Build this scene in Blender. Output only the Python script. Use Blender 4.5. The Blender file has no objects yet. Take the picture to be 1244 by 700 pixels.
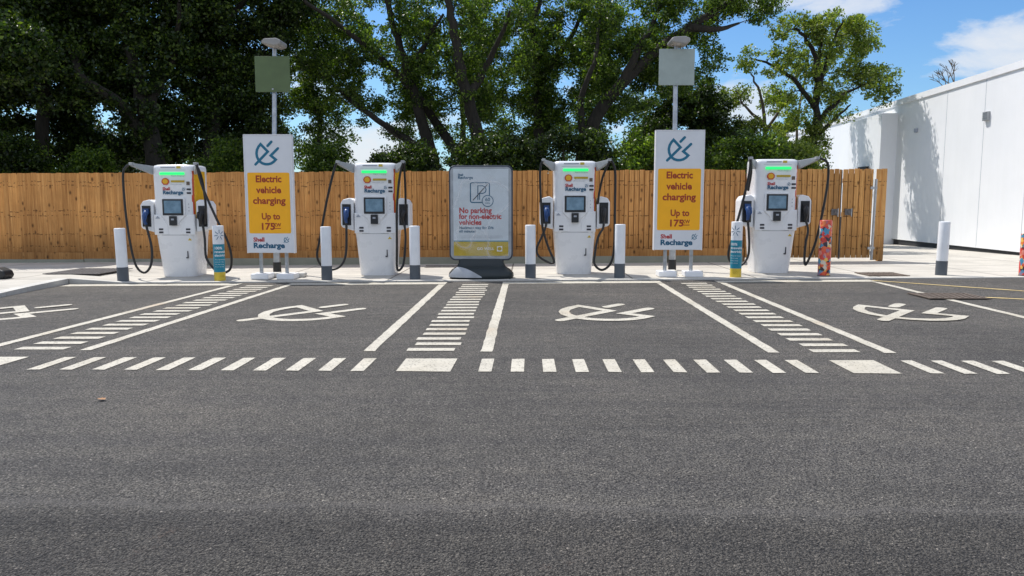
import bpy, bmesh, math, random
import numpy as np
from mathutils import Vector, Matrix
random.seed(7); RNG = np.random.default_rng(7)
S = bpy.context.scene
COL = S.collection
R = math.radians

# ------------------------------------------------------------------ ground shape
def H(x, y):
    t = min(1, max(0, (y-6)/6)); xx = max(-15, min(15, x))
    return .008*xx*t - .015*max(0, min(y, 40)-17)
def pave_off(x):
    return .014 + .086*min(1, max(0, (-7.0-x)/.8))
def HP(x, y): return H(x, y) + pave_off(x)

# ------------------------------------------------------------------ materials
def nt(name):
    m = bpy.data.materials.new(name); m.use_nodes = True
    n = m.node_tree.nodes; l = m.node_tree.links
    return m, n, l, n['Principled BSDF']
def ramp(n, stops):
    r = n.new('ShaderNodeValToRGB'); e = r.color_ramp.elements
    while len(e) < len(stops): e.new(.5)
    for k, (p, c) in enumerate(stops):
        e[k].position = p; e[k].color = (c[0], c[1], c[2], 1)
    return r
def noise(n, l, co, scale, detail=4, rough=.55):
    t = n.new('ShaderNodeTexNoise'); t.inputs['Scale'].default_value = scale
    t.inputs['Detail'].default_value = detail; t.inputs['Roughness'].default_value = rough
    l.new(co, t.inputs['Vector']); return t
def mixc(n, l, fac, a, b, mode='MIX'):
    m = n.new('ShaderNodeMix'); m.data_type = 'RGBA'; m.blend_type = mode
    for s, v in ((0, fac), (6, a), (7, b)):
        if isinstance(v, (int, float)): m.inputs[s].default_value = v
        elif isinstance(v, tuple): m.inputs[s].default_value = (v[0], v[1], v[2], 1)
        else: l.new(v, m.inputs[s])
    return m.outputs[2]
def math_(n, l, op, a, b=0., c=None, clamp=False):
    m = n.new('ShaderNodeMath'); m.operation = op; m.use_clamp = clamp
    for s, v in enumerate((a, b, c)):
        if v is None: continue
        if isinstance(v, (int, float)): m.inputs[s].default_value = v
        else: l.new(v, m.inputs[s])
    return m.outputs[0]
def pos(n): return n.new('ShaderNodeNewGeometry').outputs['Position']
def bump(n, l, h, st, dist, bs):
    b = n.new('ShaderNodeBump'); b.inputs['Strength'].default_value = st; b.inputs['Distance'].default_value = dist
    l.new(h, b.inputs['Height']); l.new(b.outputs[0], bs.inputs['Normal']); return b

def simple(name, col, rough=.5, metal=0., dirt=.12, scale=6., spec=.5, coat=0., bmp=0.):
    m, n, l, b = nt(name)
    co = n.new('ShaderNodeTexCoord').outputs['Object']
    t = noise(n, l, co, scale, 5, .6)
    r = ramp(n, [(.3, tuple(c*(1-dirt) for c in col)), (.7, tuple(min(1, c*(1+dirt*.5)) for c in col))])
    l.new(t.outputs[0], r.inputs[0]); l.new(r.outputs[0], b.inputs['Base Color'])
    t2 = noise(n, l, co, scale*4, 3)
    mr = n.new('ShaderNodeMapRange'); mr.inputs[3].default_value = max(.02, rough-.08); mr.inputs[4].default_value = min(1, rough+.1)
    l.new(t2.outputs[0], mr.inputs[0]); l.new(mr.outputs[0], b.inputs['Roughness'])
    b.inputs['Metallic'].default_value = metal
    b.inputs['Specular IOR Level'].default_value = spec
    b.inputs['Coat Weight'].default_value = coat
    if bmp: bump(n, l, t2.outputs[0], bmp, .004, b)
    return m

def asphalt():
    m, n, l, b = nt('asphalt'); co = pos(n)
    sep = n.new('ShaderNodeSeparateXYZ'); l.new(co, sep.inputs[0])
    # stones
    v = n.new('ShaderNodeTexVoronoi'); v.inputs['Scale'].default_value = 120; l.new(co, v.inputs['Vector'])
    v2 = n.new('ShaderNodeTexVoronoi'); v2.inputs['Scale'].default_value = 150; l.new(co, v2.inputs['Vector'])
    vc = n.new('ShaderNodeSeparateColor'); l.new(v.outputs['Color'], vc.inputs[0])
    stone = ramp(n, [(0, (.118, .109, .098)), (.6, (.190, .177, .158)), (.93, (.25, .233, .205)), (.985, (.27, .25, .22)), (1, (.55, .50, .44))])
    l.new(vc.outputs[0], stone.inputs[0])
    pit = ramp(n, [(.35, (1, 1, 1)), (.8, (.36, .36, .38))]); l.new(v.outputs['Distance'], pit.inputs[0])
    c = mixc(n, l, 1., stone.outputs[0], pit.outputs[0], 'MULTIPLY')
    wn = noise(n, l, co, 78, 3, .6); wq = ramp(n, [(.38, (.30, .30, .31)), (.47, (.92, .92, .92)), (.62, (1.18, 1.18, 1.17))]); l.new(wn.outputs[0], wq.inputs[0])
    c = mixc(n, l, 1., c, wq.outputs[0], 'MULTIPLY')
    # broad wear patches
    w = noise(n, l, co, .55, 6, .62); wr = ramp(n, [(.3, (.76, .76, .77)), (.52, (1, 1, 1)), (.72, (1.25, 1.22, 1.18))])
    l.new(w.outputs[0], wr.inputs[0]); c = mixc(n, l, 1., c, wr.outputs[0], 'MULTIPLY')
    mp = n.new('ShaderNodeMapping'); mp.inputs['Scale'].default_value = (.35, 5, 1); l.new(co, mp.inputs[0])
    st = noise(n, l, mp.outputs[0], 1., 5, .6); sr = ramp(n, [(.35, (.88, .88, .9)), (.65, (1.1, 1.09, 1.07))])
    l.new(st.outputs[0], sr.inputs[0]); c = mixc(n, l, 1., c, sr.outputs[0], 'MULTIPLY')
    mot = noise(n, l, co, 9, 5, .7); mr_ = ramp(n, [(.35, (.78, .78, .8)), (.65, (1.18, 1.17, 1.15))])
    l.new(mot.outputs[0], mr_.inputs[0]); c = mixc(n, l, .8, c, mr_.outputs[0], 'MULTIPLY')
    # laying joint near y = 3: coarser and darker on the near side
    wob = noise(n, l, co, 1.4, 4)
    yy = math_(n, l, 'ADD', sep.outputs[1], math_(n, l, 'MULTIPLY', math_(n, l, 'SUBTRACT', wob.outputs[0], .5), .35))
    near = n.new('ShaderNodeMapRange'); near.inputs[1].default_value = 3.02; near.inputs[2].default_value = 2.84; l.new(yy, near.inputs[0])
    c = mixc(n, l, near.outputs[0], c, mixc(n, l, 1., c, (.83, .82, .81), 'MULTIPLY'))
    # joint line, smoother brownish band
    ln = math_(n, l, 'ABSOLUTE', math_(n, l, 'SUBTRACT', yy, 3.03)); lr = ramp(n, [(.0, (1, 1, 1)), (.045, (0, 0, 0))]); l.new(ln, lr.inputs[0])
    c = mixc(n, l, math_(n, l, 'MULTIPLY', lr.outputs[0], .45), c, (.15, .138, .128))
    # brownish grit patches near the camera
    g = noise(n, l, co, 3.1, 6, .7); gr = ramp(n, [(.60, (0, 0, 0)), (.74, (.5, .5, .5))]); l.new(g.outputs[0], gr.inputs[0])
    gv = math_(n, l, 'GREATER_THAN', vc.outputs[1], .6)
    c = mixc(n, l, math_(n, l, 'MULTIPLY', math_(n, l, 'MULTIPLY', gr.outputs[0], gv), near.outputs[0]), c, (.24, .17, .13))
    # oil drips, damp stains and faint tyre tracks
    o1 = noise(n, l, co, 1.9, 3, .5); o2 = ramp(n, [(.70, (1, 1, 1)), (.78, (.74, .74, .75))]); l.new(o1.outputs[0], o2.inputs[0])
    c = mixc(n, l, .8, c, o2.outputs[0], 'MULTIPLY')
    mt = n.new('ShaderNodeMapping'); mt.inputs['Scale'].default_value = (.16, 2.2, 1); mt.inputs['Rotation'].default_value = (0, 0, .12); l.new(co, mt.inputs[0])
    t1 = noise(n, l, mt.outputs[0], 1.3, 4, .5); t2_ = ramp(n, [(.55, (1, 1, 1)), (.62, (.88, .88, .885)), (.68, (1.0, 1.0, 1.0))]); l.new(t1.outputs[0], t2_.inputs[0])
    c = mixc(n, l, .9, c, t2_.outputs[0], 'MULTIPLY')
    l.new(c, b.inputs['Base Color'])
    b.inputs['Roughness'].default_value = .78; b.inputs['Specular IOR Level'].default_value = .35
    hh = math_(n, l, 'ADD', math_(n, l, 'MULTIPLY', v.outputs['Distance'], -1.), math_(n, l, 'MULTIPLY', v2.outputs['Distance'], -.5))
    hh = math_(n, l, 'ADD', hh, math_(n, l, 'MULTIPLY', noise(n, l, co, 48, 4, .7).outputs[0], 2.2))
    hh = math_(n, l, 'MULTIPLY', hh, math_(n, l, 'ADD', math_(n, l, 'MULTIPLY', near.outputs[0], .5), .85))
    bump(n, l, hh, 1., .015, b)
    return m

def marking(name, col=(.52, .485, .41)):
    m, n, l, b = nt(name); co = pos(n)
    t = noise(n, l, co, 5, 6, .7); r = ramp(n, [(.3, tuple(c*.80 for c in col)), (.6, col)])
    l.new(t.outputs[0], r.inputs[0])
    v = n.new('ShaderNodeTexVoronoi'); v.inputs['Scale'].default_value = 95; l.new(co, v.inputs['Vector'])
    vc = n.new('ShaderNodeSeparateColor'); l.new(v.outputs['Color'], vc.inputs[0])
    spots = ramp(n, [(.0, (.28, .27, .26)), (.07, (.5, .49, .47)), (.10, (1, 1, 1))]); l.new(vc.outputs[0], spots.inputs[0])
    c = mixc(n, l, 1., r.outputs[0], spots.outputs[0], 'MULTIPLY')
    ir = noise(n, l, co, .9, 3); rr = ramp(n, [(.50, (1, 1, 1)), (.62, (.86, .84, .80)), (.74, (.90, .76, .64))]); l.new(ir.outputs[0], rr.inputs[0])
    c = mixc(n, l, .8, c, rr.outputs[0], 'MULTIPLY')
    l.new(c, b.inputs['Base Color']); b.inputs['Roughness'].default_value = .75
    h = noise(n, l, co, 80, 4, .7); bump(n, l, h.outputs[0], .6, .004, b)
    # worn ragged edge: asphalt shows through in pinholes
    return m

def concrete(name, col, joints=False):
    m, n, l, b = nt(name); co = pos(n)
    t = noise(n, l, co, 1.3, 7, .62)
    r = ramp(n, [(.28, tuple(c*.74 for c in col)), (.5, tuple(c*.93 for c in col)), (.72, tuple(min(1, c*1.06) for c in col))]); l.new(t.outputs[0], r.inputs[0])
    f = noise(n, l, co, 120, 3); fr = ramp(n, [(.3, (.84, .84, .84)), (.7, (1.08, 1.08, 1.08))]); l.new(f.outputs[0], fr.inputs[0])
    c = mixc(n, l, 1., r.outputs[0], fr.outputs[0], 'MULTIPLY')
    if joints:
        br = n.new('ShaderNodeTexBrick'); br.offset = 0; br.inputs['Scale'].default_value = 1
        br.inputs['Mortar Size'].default_value = .016; br.inputs['Brick Width'].default_value = 2.05; br.inputs['Row Height'].default_value = 1.28
        mp = n.new('ShaderNodeMapping'); mp.inputs['Location'].default_value = (.3, .55, 0); l.new(co, mp.inputs[0]); l.new(mp.outputs[0], br.inputs['Vector'])
        br.inputs['Color1'].default_value = (1, .99, .97, 1); br.inputs['Color2'].default_value = (.92, .915, .90, 1); br.inputs['Mortar'].default_value = (.30, .285, .27, 1)
        c = mixc(n, l, 1., c, br.outputs[0], 'MULTIPLY')
        st = noise(n, l, co, 3.2, 6, .75); s2 = ramp(n, [(.58, (1, 1, 1)), (.78, (.80, .765, .70))]); l.new(st.outputs[0], s2.inputs[0])
        c = mixc(n, l, 1., c, s2.outputs[0], 'MULTIPLY')
    l.new(c, b.inputs['Base Color']); b.inputs['Roughness'].default_value = .88
    bump(n, l, f.outputs[0], .35, .003, b)
    return m

def wood(name, tint=(1, 1, 1)):
    m, n, l, b = nt(name)
    g = n.new('ShaderNodeNewGeometry'); co = n.new('ShaderNodeTexCoord').outputs['Object']
    rnd = g.outputs['Random Per Island']
    off = n.new('ShaderNodeCombineXYZ'); l.new(math_(n, l, 'MULTIPLY', rnd, 37.), off.inputs[2]); l.new(math_(n, l, 'MULTIPLY', rnd, 11.), off.inputs[0])
    va = n.new('ShaderNodeVectorMath'); va.operation = 'ADD'; l.new(co, va.inputs[0]); l.new(off.outputs[0], va.inputs[1])
    mp = n.new('ShaderNodeMapping'); mp.inputs['Scale'].default_value = (38, 38, 1.3); l.new(va.outputs[0], mp.inputs[0])
    t = noise(n, l, mp.outputs[0], 1., 6, .65)
    base = ramp(n, [(.25, (.33*tint[0], .142*tint[1], .044*tint[2])), (.5, (.50*tint[0], .242*tint[1], .078*tint[2])), (.75, (.68*tint[0], .365*tint[1], .135*tint[2]))])
    l.new(t.outputs[0], base.inputs[0])
    bt = ramp(n, [(0, (.90, .88, .86)), (.5, (1.10, 1.10, 1.10)), (1, (1.28, 1.28, 1.25))]); l.new(rnd, bt.inputs[0])
    c = mixc(n, l, 1., base.outputs[0], bt.outputs[0], 'MULTIPLY')
    # knots
    mk = n.new('ShaderNodeMapping'); mk.inputs['Scale'].default_value = (1, 1, .55); l.new(va.outputs[0], mk.inputs[0])
    v = n.new('ShaderNodeTexVoronoi'); v.inputs['Scale'].default_value = 6.5; v.inputs['Randomness'].default_value = 1; l.new(mk.outputs[0], v.inputs['Vector'])
    kr = ramp(n, [(.07, (1, 1, 1)), (.21, (0, 0, 0))]); l.new(v.outputs['Distance'], kr.inputs[0])
    c = mixc(n, l, math_(n, l, 'MULTIPLY', kr.outputs[0], .8), c, (.055, .022, .009))
    # nail rows where the rails run
    sp0 = n.new('ShaderNodeSeparateXYZ'); l.new(pos(n), sp0.inputs[0])
    nails = None
    for zz0 in (.36, .62, 1.02, 1.12, 1.66, 1.74):
        d = math_(n, l, 'ABSOLUTE', math_(n, l, 'SUBTRACT', math_(n, l, 'ADD', sp0.outputs[2], math_(n, l, 'MULTIPLY', rnd, .05)), zz0+.02)); q = math_(n, l, 'LESS_THAN', d, .011)
        nails = q if nails is None else math_(n, l, 'MAXIMUM', nails, q)
    nb = noise(n, l, va.outputs[0], 26, 2); nails = math_(n, l, 'MULTIPLY', nails, math_(n, l, 'GREATER_THAN', nb.outputs[0], .54))
    c = mixc(n, l, math_(n, l, 'MULTIPLY', nails, .75), c, (.05, .02, .01))
    # darker towards the foot, and weather patches
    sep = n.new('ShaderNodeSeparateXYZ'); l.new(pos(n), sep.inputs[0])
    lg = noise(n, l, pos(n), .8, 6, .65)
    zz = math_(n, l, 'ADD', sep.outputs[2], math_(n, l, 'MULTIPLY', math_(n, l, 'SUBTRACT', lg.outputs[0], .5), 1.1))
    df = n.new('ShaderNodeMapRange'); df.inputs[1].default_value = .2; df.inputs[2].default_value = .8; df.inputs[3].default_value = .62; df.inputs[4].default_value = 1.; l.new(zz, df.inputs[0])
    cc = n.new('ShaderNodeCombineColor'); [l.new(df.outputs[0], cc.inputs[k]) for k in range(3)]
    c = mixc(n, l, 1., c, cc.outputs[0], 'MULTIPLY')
    dn = noise(n, l, pos(n), .55, 5, .7); dr = ramp(n, [(.3, (.72, .72, .74)), (.6, (1.06, 1.06, 1.05))]); l.new(dn.outputs[0], dr.inputs[0])
    c = mixc(n, l, 1., c, dr.outputs[0], 'MULTIPLY')
    l.new(c, b.inputs['Base Color']); b.inputs['Roughness'].default_value = .8; b.inputs['Specular IOR Level'].default_value = .25
    bump(n, l, t.outputs[0], .5, .004, b)
    return m

def leafmat(name, dark, mid, bright, trans=.35):
    m = bpy.data.materials.new(name); m.use_nodes = True; n = m.node_tree.nodes; l = m.node_tree.links
    n.clear(); out = n.new('ShaderNodeOutputMaterial')
    g = n.new('ShaderNodeNewGeometry')
    r = ramp(n, [(0, dark), (.55, mid), (1, bright)]); l.new(g.outputs['Random Per Island'], r.inputs[0])
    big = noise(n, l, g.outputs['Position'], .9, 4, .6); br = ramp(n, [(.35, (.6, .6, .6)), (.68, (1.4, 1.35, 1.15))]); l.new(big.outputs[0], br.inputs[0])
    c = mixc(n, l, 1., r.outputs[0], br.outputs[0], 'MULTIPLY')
    d = n.new('ShaderNodeBsdfPrincipled'); l.new(c, d.inputs['Base Color']); d.inputs['Roughness'].default_value = .42; d.inputs['Specular IOR Level'].default_value = .4
    t = n.new('ShaderNodeBsdfTranslucent')
    l.new(mixc(n, l, 1., c, (1.5, 1.6, .5), 'MULTIPLY'), t.inputs[0])
    mx = n.new('ShaderNodeMixShader'); mx.inputs[0].default_value = trans
    l.new(d.outputs[0], mx.inputs[1]); l.new(t.outputs[0], mx.inputs[2]); l.new(mx.outputs[0], out.inputs[0])
    return m

def barkmat(name, a, b_):
    m, n, l, b = nt(name); co = pos(n)
    mp = n.new('ShaderNodeMapping'); mp.inputs['Scale'].default_value = (14, 14, 3); l.new(co, mp.inputs[0])
    t = noise(n, l, mp.outputs[0], 1, 7, .7); r = ramp(n, [(.3, a), (.7, b_)]); l.new(t.outputs[0], r.inputs[0])
    l.new(r.outputs[0], b.inputs['Base Color']); b.inputs['Roughness'].default_value = .95
    bump(n, l, t.outputs[0], .9, .04, b); return m

def emis(name, col, st):
    m, n, l, b = nt(name); b.inputs['Base Color'].default_value = (*col, 1)
    b.inputs['Emission Color'].default_value = (*col, 1); b.inputs['Emission Strength'].default_value = st; return m

def printed_wrap():
    m, n, l, b = nt('printed_wrap'); co = n.new('ShaderNodeTexCoord').outputs['Object']
    nz = noise(n, l, co, 9, 3); wv = n.new('ShaderNodeVectorMath'); wv.operation = 'ADD'
    l.new(co, wv.inputs[0]); sc = n.new('ShaderNodeVectorMath'); sc.operation = 'SCALE'; sc.inputs['Scale'].default_value = .12
    l.new(nz.outputs['Color'], sc.inputs[0]); l.new(sc.outputs[0], wv.inputs[1])
    v = n.new('ShaderNodeTexVoronoi'); v.inputs['Scale'].default_value = 20; l.new(wv.outputs[0], v.inputs['Vector'])
    s = n.new('ShaderNodeSeparateColor'); l.new(v.outputs['Color'], s.inputs[0])
    r = ramp(n, [(0, (.5, .03, .02)), (.22, (.7, .12, .03)), (.36, (.05, .25, .4)), (.5, (.62, .55, .45)), (.62, (.6, .05, .04)), (.74, (.03, .02, .03)), (.86, (.75, .45, .1))]); r.color_ramp.interpolation = 'CONSTANT'
    l.new(s.outputs[0], r.inputs[0])
    sp = n.new('ShaderNodeSeparateXYZ'); l.new(co, sp.inputs[0])
    zn = math_(n, l, 'ADD', sp.outputs[2], math_(n, l, 'MULTIPLY', nz.outputs[0], .15))
    zr = ramp(n, [(0, (1, 1, 1)), (.16, (.0, .0, .0)), (.36, (.0, .0, .0)), (.46, (1, 1, 1)), (.56, (.0, .0, .0)), (.9, (0, 0, 0)), (.96, (.9, .9, .9))]); l.new(zn, zr.inputs[0])
    c = mixc(n, l, math_(n, l, 'MULTIPLY', zr.outputs[0], .8), r.outputs[0], (.62, .055, .03))
    l.new(c, b.inputs['Base Color']); b.inputs['Roughness'].default_value = .3; return m

def screenmat():
    m, n, l, b = nt('display_glass'); co = n.new('ShaderNodeTexCoord').outputs['Object']
    t = noise(n, l, co, 7, 3); r = ramp(n, [(.3, (.05, .10, .15)), (.7, (.12, .20, .28))]); l.new(t.outputs[0], r.inputs[0])
    l.new(r.outputs[0], b.inputs['Base Color']); b.inputs['Roughness'].default_value = .12
    l.new(r.outputs[0], b.inputs['Emission Color']); b.inputs['Emission Strength'].default_value = .35; return m

def wall_white():
    m, n, l, b = nt('white_cladding'); co = pos(n)
    t = noise(n, l, co, .7, 6, .6); r = ramp(n, [(.3, (.82, .83, .85)), (.7, (.88, .885, .90))]); l.new(t.outputs[0], r.inputs[0])
    mp = n.new('ShaderNodeMapping'); mp.inputs['Scale'].default_value = (6, 6, .5); l.new(co, mp.inputs[0])
    t2 = noise(n, l, mp.outputs[0], 1, 5, .7); r2 = ramp(n, [(.35, (.98, .98, .975)), (.6, (1, 1, 1))]); l.new(t2.outputs[0], r2.inputs[0])
    c = mixc(n, l, 1., r.outputs[0], r2.outputs[0], 'MULTIPLY')
    l.new(c, b.inputs['Base Color']); b.inputs['Roughness'].default_value = .5; return m

def cover_mat():
    m = bpy.data.materials.new('clear_plastic'); m.use_nodes = True; n = m.node_tree.nodes; l = m.node_tree.links; n.clear()
    out = n.new('ShaderNodeOutputMaterial'); co = n.new('ShaderNodeTexCoord').outputs['Object']
    tr = n.new('ShaderNodeBsdfTransparent'); tr.inputs[0].default_value = (.97, .98, .98, 1)
    gl = n.new('ShaderNodeBsdfGlossy'); gl.inputs['Roughness'].default_value = .12
    t = noise(n, l, co, 2.3, 2, .4); bp = n.new('ShaderNodeBump'); bp.inputs['Strength'].default_value = 1; bp.inputs['Distance'].default_value = .12
    l.new(t.outputs[0], bp.inputs['Height']); l.new(bp.outputs[0], gl.inputs['Normal'])
    # creases in the sheet: glare on the folds painted as thin white lines
    w = noise(n, l, co, 1.15, 1.0, .3); d = math_(n, l, 'ABSOLUTE', math_(n, l, 'SUBTRACT', w.outputs[0], .5)); cr = ramp(n, [(.0, (.30, .30, .30)), (.008, (.12, .12, .12)), (.03, (0, 0, 0))]); l.new(d, cr.inputs[0])
    df = n.new('ShaderNodeBsdfDiffuse'); df.inputs[0].default_value = (.9, .9, .9, 1)
    m1 = n.new('ShaderNodeMixShader'); m1.inputs[0].default_value = .045; l.new(tr.outputs[0], m1.inputs[1]); l.new(gl.outputs[0], m1.inputs[2])
    m2 = n.new('ShaderNodeMixShader'); l.new(cr.outputs[0], m2.inputs[0]); l.new(m1.outputs[0], m2.inputs[1]); l.new(df.outputs[0], m2.inputs[2])
    l.new(m2.outputs[0], out.inputs[0]); return m

M = dict(
 asphalt=asphalt(), mark=marking('white_marking'), ymark=marking('yellow_marking', (.62, .47, .20)),
 pave=concrete('pavement_concrete', (.56, .53, .48), True), kerb=concrete('kerb_concrete', (.58, .56, .52)),
 gravel=concrete('panel_concrete', (.27, .275, .225)), wood=wood('fence_timber'), woodg=wood('gate_timber', (1.05, 1.12, 1.15)),
 gapshade=simple('gap_shade_timber', (.05, .022, .010), .9), soil=simple('soil', (.05, .05, .025), .95, dirt=.6, scale=2),  # first colour stands in for shade between the fence boards
 white=simple('white_powder_coat', (.78, .79, .81), .28, dirt=.03, scale=1.2, coat=.4),
 white2=simple('white_plastic', (.80, .81, .83), .38, dirt=.05), grey=simple('grey_bracket', (.36, .375, .39), .45),
 bollard=simple('bollard_white', (.74, .76, .79), .45, dirt=.08), bollard_grey=simple('bollard_grey', (.075, .09, .11), .5),
 black=simple('black_rubber', (.012, .012, .013), .45), dark=simple('dark_recess', (.012, .014, .018), .4), blue=simple('blue_plastic', (.015, .06, .20), .35),
 steel=simple('galvanised_steel', (.42, .44, .46), .42, metal=.75, dirt=.25, scale=12), seam=simple('seam_grey', (.26, .28, .31), .6),
 panel=simple('sign_white', (.70, .72, .76), .4, dirt=.03), yellow=simple('sign_yellow', (.98, .46, .005), .5, dirt=.04), red=simple('sign_red', (.36, .028, .010), .5),
 teal=simple('logo_blue', (.003, .15, .26), .5), navy=simple('text_blue', (.003, .095, .19), .5), shred=simple('text_red', (.45, .02, .02), .5),
 wteal=simple('wrap_teal', (.004, .22, .32), .4), wyellow=simple('wrap_yellow', (.62, .45, .04), .45), ink=simple('dark_ink', (.03, .03, .04), .5),
 red_stripe=simple('stripe_red', (.55, .07, .02), .35), yel_stripe=simple('stripe_yellow', (.75, .42, .015), .35), label=simple('label_grey', (.33, .36, .42), .5),
 green=emis('green_light', (.02, .85, .18), .85), screen=screenmat(), frame=simple('sign_frame_grey', (.05, .06, .08), .35, metal=.4, spec=.5),
 poster=simple('poster_grey', (.58, .63, .68), .5, dirt=.06), mustard=simple('poster_mustard', (.50, .35, .02), .5), dkbase=simple('base_slate', (.010, .018, .022), .4, dirt=.2),
 silver=simple('base_silver', (.35, .37, .40), .35, metal=.3, dirt=.2), cover=cover_mat(), wrap=printed_wrap(), wwall=wall_white(), plinth=simple('plinth_black', (.02, .02, .022), .7),
 plate=simple('blank_plate', (.34, .40, .38), .45, dirt=.12, scale=4), plateg=simple('blank_plate_green', (.095, .14, .055), .45, dirt=.15, scale=4),
 cast=simple('cast_iron', (.13, .12, .12), .7, dirt=.3, scale=20), rust=simple('rusty_iron', (.15, .115, .09), .8, dirt=.35, scale=20),
 lightgrey=simple('lamp_grey', (.30, .29, .28), .4), lens=simple('lamp_lens', (.48, .42, .38), .25),
 bark=barkmat('bark_dark', (.008, .007, .005), (.034, .029, .021)), bark2=barkmat('bark_grey', (.06, .05, .035), (.18, .145, .11)),
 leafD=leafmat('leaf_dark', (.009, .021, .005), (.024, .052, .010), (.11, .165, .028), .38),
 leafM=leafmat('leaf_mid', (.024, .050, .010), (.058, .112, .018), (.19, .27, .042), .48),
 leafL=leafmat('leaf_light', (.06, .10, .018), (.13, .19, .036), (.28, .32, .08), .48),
 dry=simple('dry_leaf', (.34, .17, .07), .7),
)

# ------------------------------------------------------------------ mesh building
class MB:
    def __init__(s): s.v = []; s.f = []; s.sm = []
    def add(s, vs, fs, smooth=False):
        o = len(s.v); s.v += [tuple(p) for p in vs]; s.f += [tuple(i+o for i in f) for f in fs]; s.sm += [smooth]*len(fs); return s
    def box(s, c, d, rz=0, rx=0, ry=0):
        m = Matrix.Rotation(rz, 3, 'Z') @ Matrix.Rotation(ry, 3, 'Y') @ Matrix.Rotation(rx, 3, 'X'); c = Vector(c)
        vs = [c + m @ Vector((sx*d[0]/2, sy*d[1]/2, sz*d[2]/2)) for sx in (-1, 1) for sy in (-1, 1) for sz in (-1, 1)]
        return s.add(vs, [(0, 1, 3, 2), (4, 6, 7, 5), (0, 4, 5, 1), (2, 3, 7, 6), (0, 2, 6, 4), (1, 5, 7, 3)])
    def cyl(s, a, b, r0, r1=None, n=20, cap=True):
        r1 = r0 if r1 is None else r1; return s.tube([a, b], [r0, r1], n, cap)
    def tube(s, pts, rad, n=8, cap=True):
        pts = [Vector(p) for p in pts]; vs = []; fs = []; up = Vector((.13, .31, .94)).normalized(); prev = None
        for i, p in enumerate(pts):
            t = (pts[min(i+1, len(pts)-1)] - pts[max(i-1, 0)]).normalized()
            if prev is None:
                a = t.cross(up); a = a if a.length > .05 else t.cross(Vector((1, 0, 0)))
            else: a = prev - t*prev.dot(t)
            a.normalize(); prev = a; b = t.cross(a); r = rad[i] if hasattr(rad, '__len__') else rad
            vs += [p + (a*math.cos(k*2*math.pi/n) + b*math.sin(k*2*math.pi/n))*r for k in range(n)]
        for i in range(len(pts)-1):
            fs += [(i*n+k, i*n+(k+1) % n, (i+1)*n+(k+1) % n, (i+1)*n+k) for k in range(n)]
        s.add(vs, fs, True)
        if cap:
            s.add(vs[:n], [tuple(range(n-1, -1, -1))]); s.add(vs[-n:], [tuple(range(n))])
        return s
    def prism(s, poly, y0, y1):          # poly in xz, extruded along y
        n = len(poly); vs = [(x, y0, z) for x, z in poly] + [(x, y1, z) for x, z in poly]
        s.add(vs, [(k, (k+1) % n, n+(k+1) % n, n+k) for k in range(n)] + [tuple(range(n-1, -1, -1)), tuple(range(n, 2*n))]); return s
    def mesh(s, name, weld=False):
        me = bpy.data.meshes.new(name); me.from_pydata(s.v, [], s.f); me.polygons.foreach_set('use_smooth', s.sm)
        bm = bmesh.new(); bm.from_mesh(me)
        if weld: bmesh.ops.remove_doubles(bm, verts=bm.verts, dist=1e-5)
        bmesh.ops.recalc_face_normals(bm, faces=bm.faces); bm.to_mesh(me); bm.free(); me.update(); return me

def ob(name, me, mat=None, parent=None, loc=None, bevel=0, seg=2):
    if isinstance(me, MB): me = me.mesh(name, bevel > 0)
    if mat is not None and not me.materials: me.materials.append(mat)
    o = bpy.data.objects.new(name, me); COL.objects.link(o)
    if parent: o.parent = parent
    if loc is not None: o.location = loc
    if bevel:
        b = o.modifiers.new('Bevel', 'BEVEL'); b.width = bevel; b.segments = seg; b.limit_method = 'ANGLE'; b.harden_normals = False
    return o
def tag(o, label=None, cat=None, group=None, kind=None):
    for k, v in (('label', label), ('category', cat), ('group', group), ('kind', kind)):
        if v: o[k] = v
    return o
def thing(name, loc, label, cat, group=None, rz=0):
    o = bpy.data.objects.new(name, None); COL.objects.link(o); o.location = loc; o.rotation_euler.z = rz; return tag(o, label, cat, group)
def copy_tree(o, parent=None):
    c = o.copy(); COL.objects.link(c); c.parent = parent
    for ch in o.children: copy_tree(ch, c)
    return c

def text_me(t, size, bold=0., align='LEFT', spacing=1., ext=0.0):
    cu = bpy.data.curves.new('lettering', 'FONT'); cu.body = t; cu.size = size; cu.offset = bold*size; cu.align_x = align; cu.space_character = spacing; cu.resolution_u = 3
    cu.extrude = ext
    o = bpy.data.objects.new('lettering', cu); COL.objects.link(o)
    bpy.context.view_layer.update()
    me = bpy.data.meshes.new_from_object(o.evaluated_get(bpy.context.evaluated_depsgraph_get()))
    bpy.data.objects.remove(o); bpy.data.curves.remove(cu); me.name = 'lettering'; return me
def text_parts(lines, y):                 # lines: (text, x, z, size, bold, align, width) -> vertices standing in xz plane facing -y
    mb = MB()
    for (t, x, z, size, bold, align, *w) in lines:
        me = text_me(t, size, bold, align)
        xs = [v.co.x for v in me.vertices]; k = 1
        if w and w[0]: k = w[0]/(max(xs)-min(xs))
        mb.add([(x+v.co.x*k, y, z+v.co.y) for v in me.vertices], [tuple(p.vertices) for p in me.polygons])
        bpy.data.meshes.remove(me)
    return mb
def flat_me(mb, name):                     # no normal recalculation needed
    me = bpy.data.meshes.new(name); me.from_pydata(mb.v, [], mb.f); me.update(); return me

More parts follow.
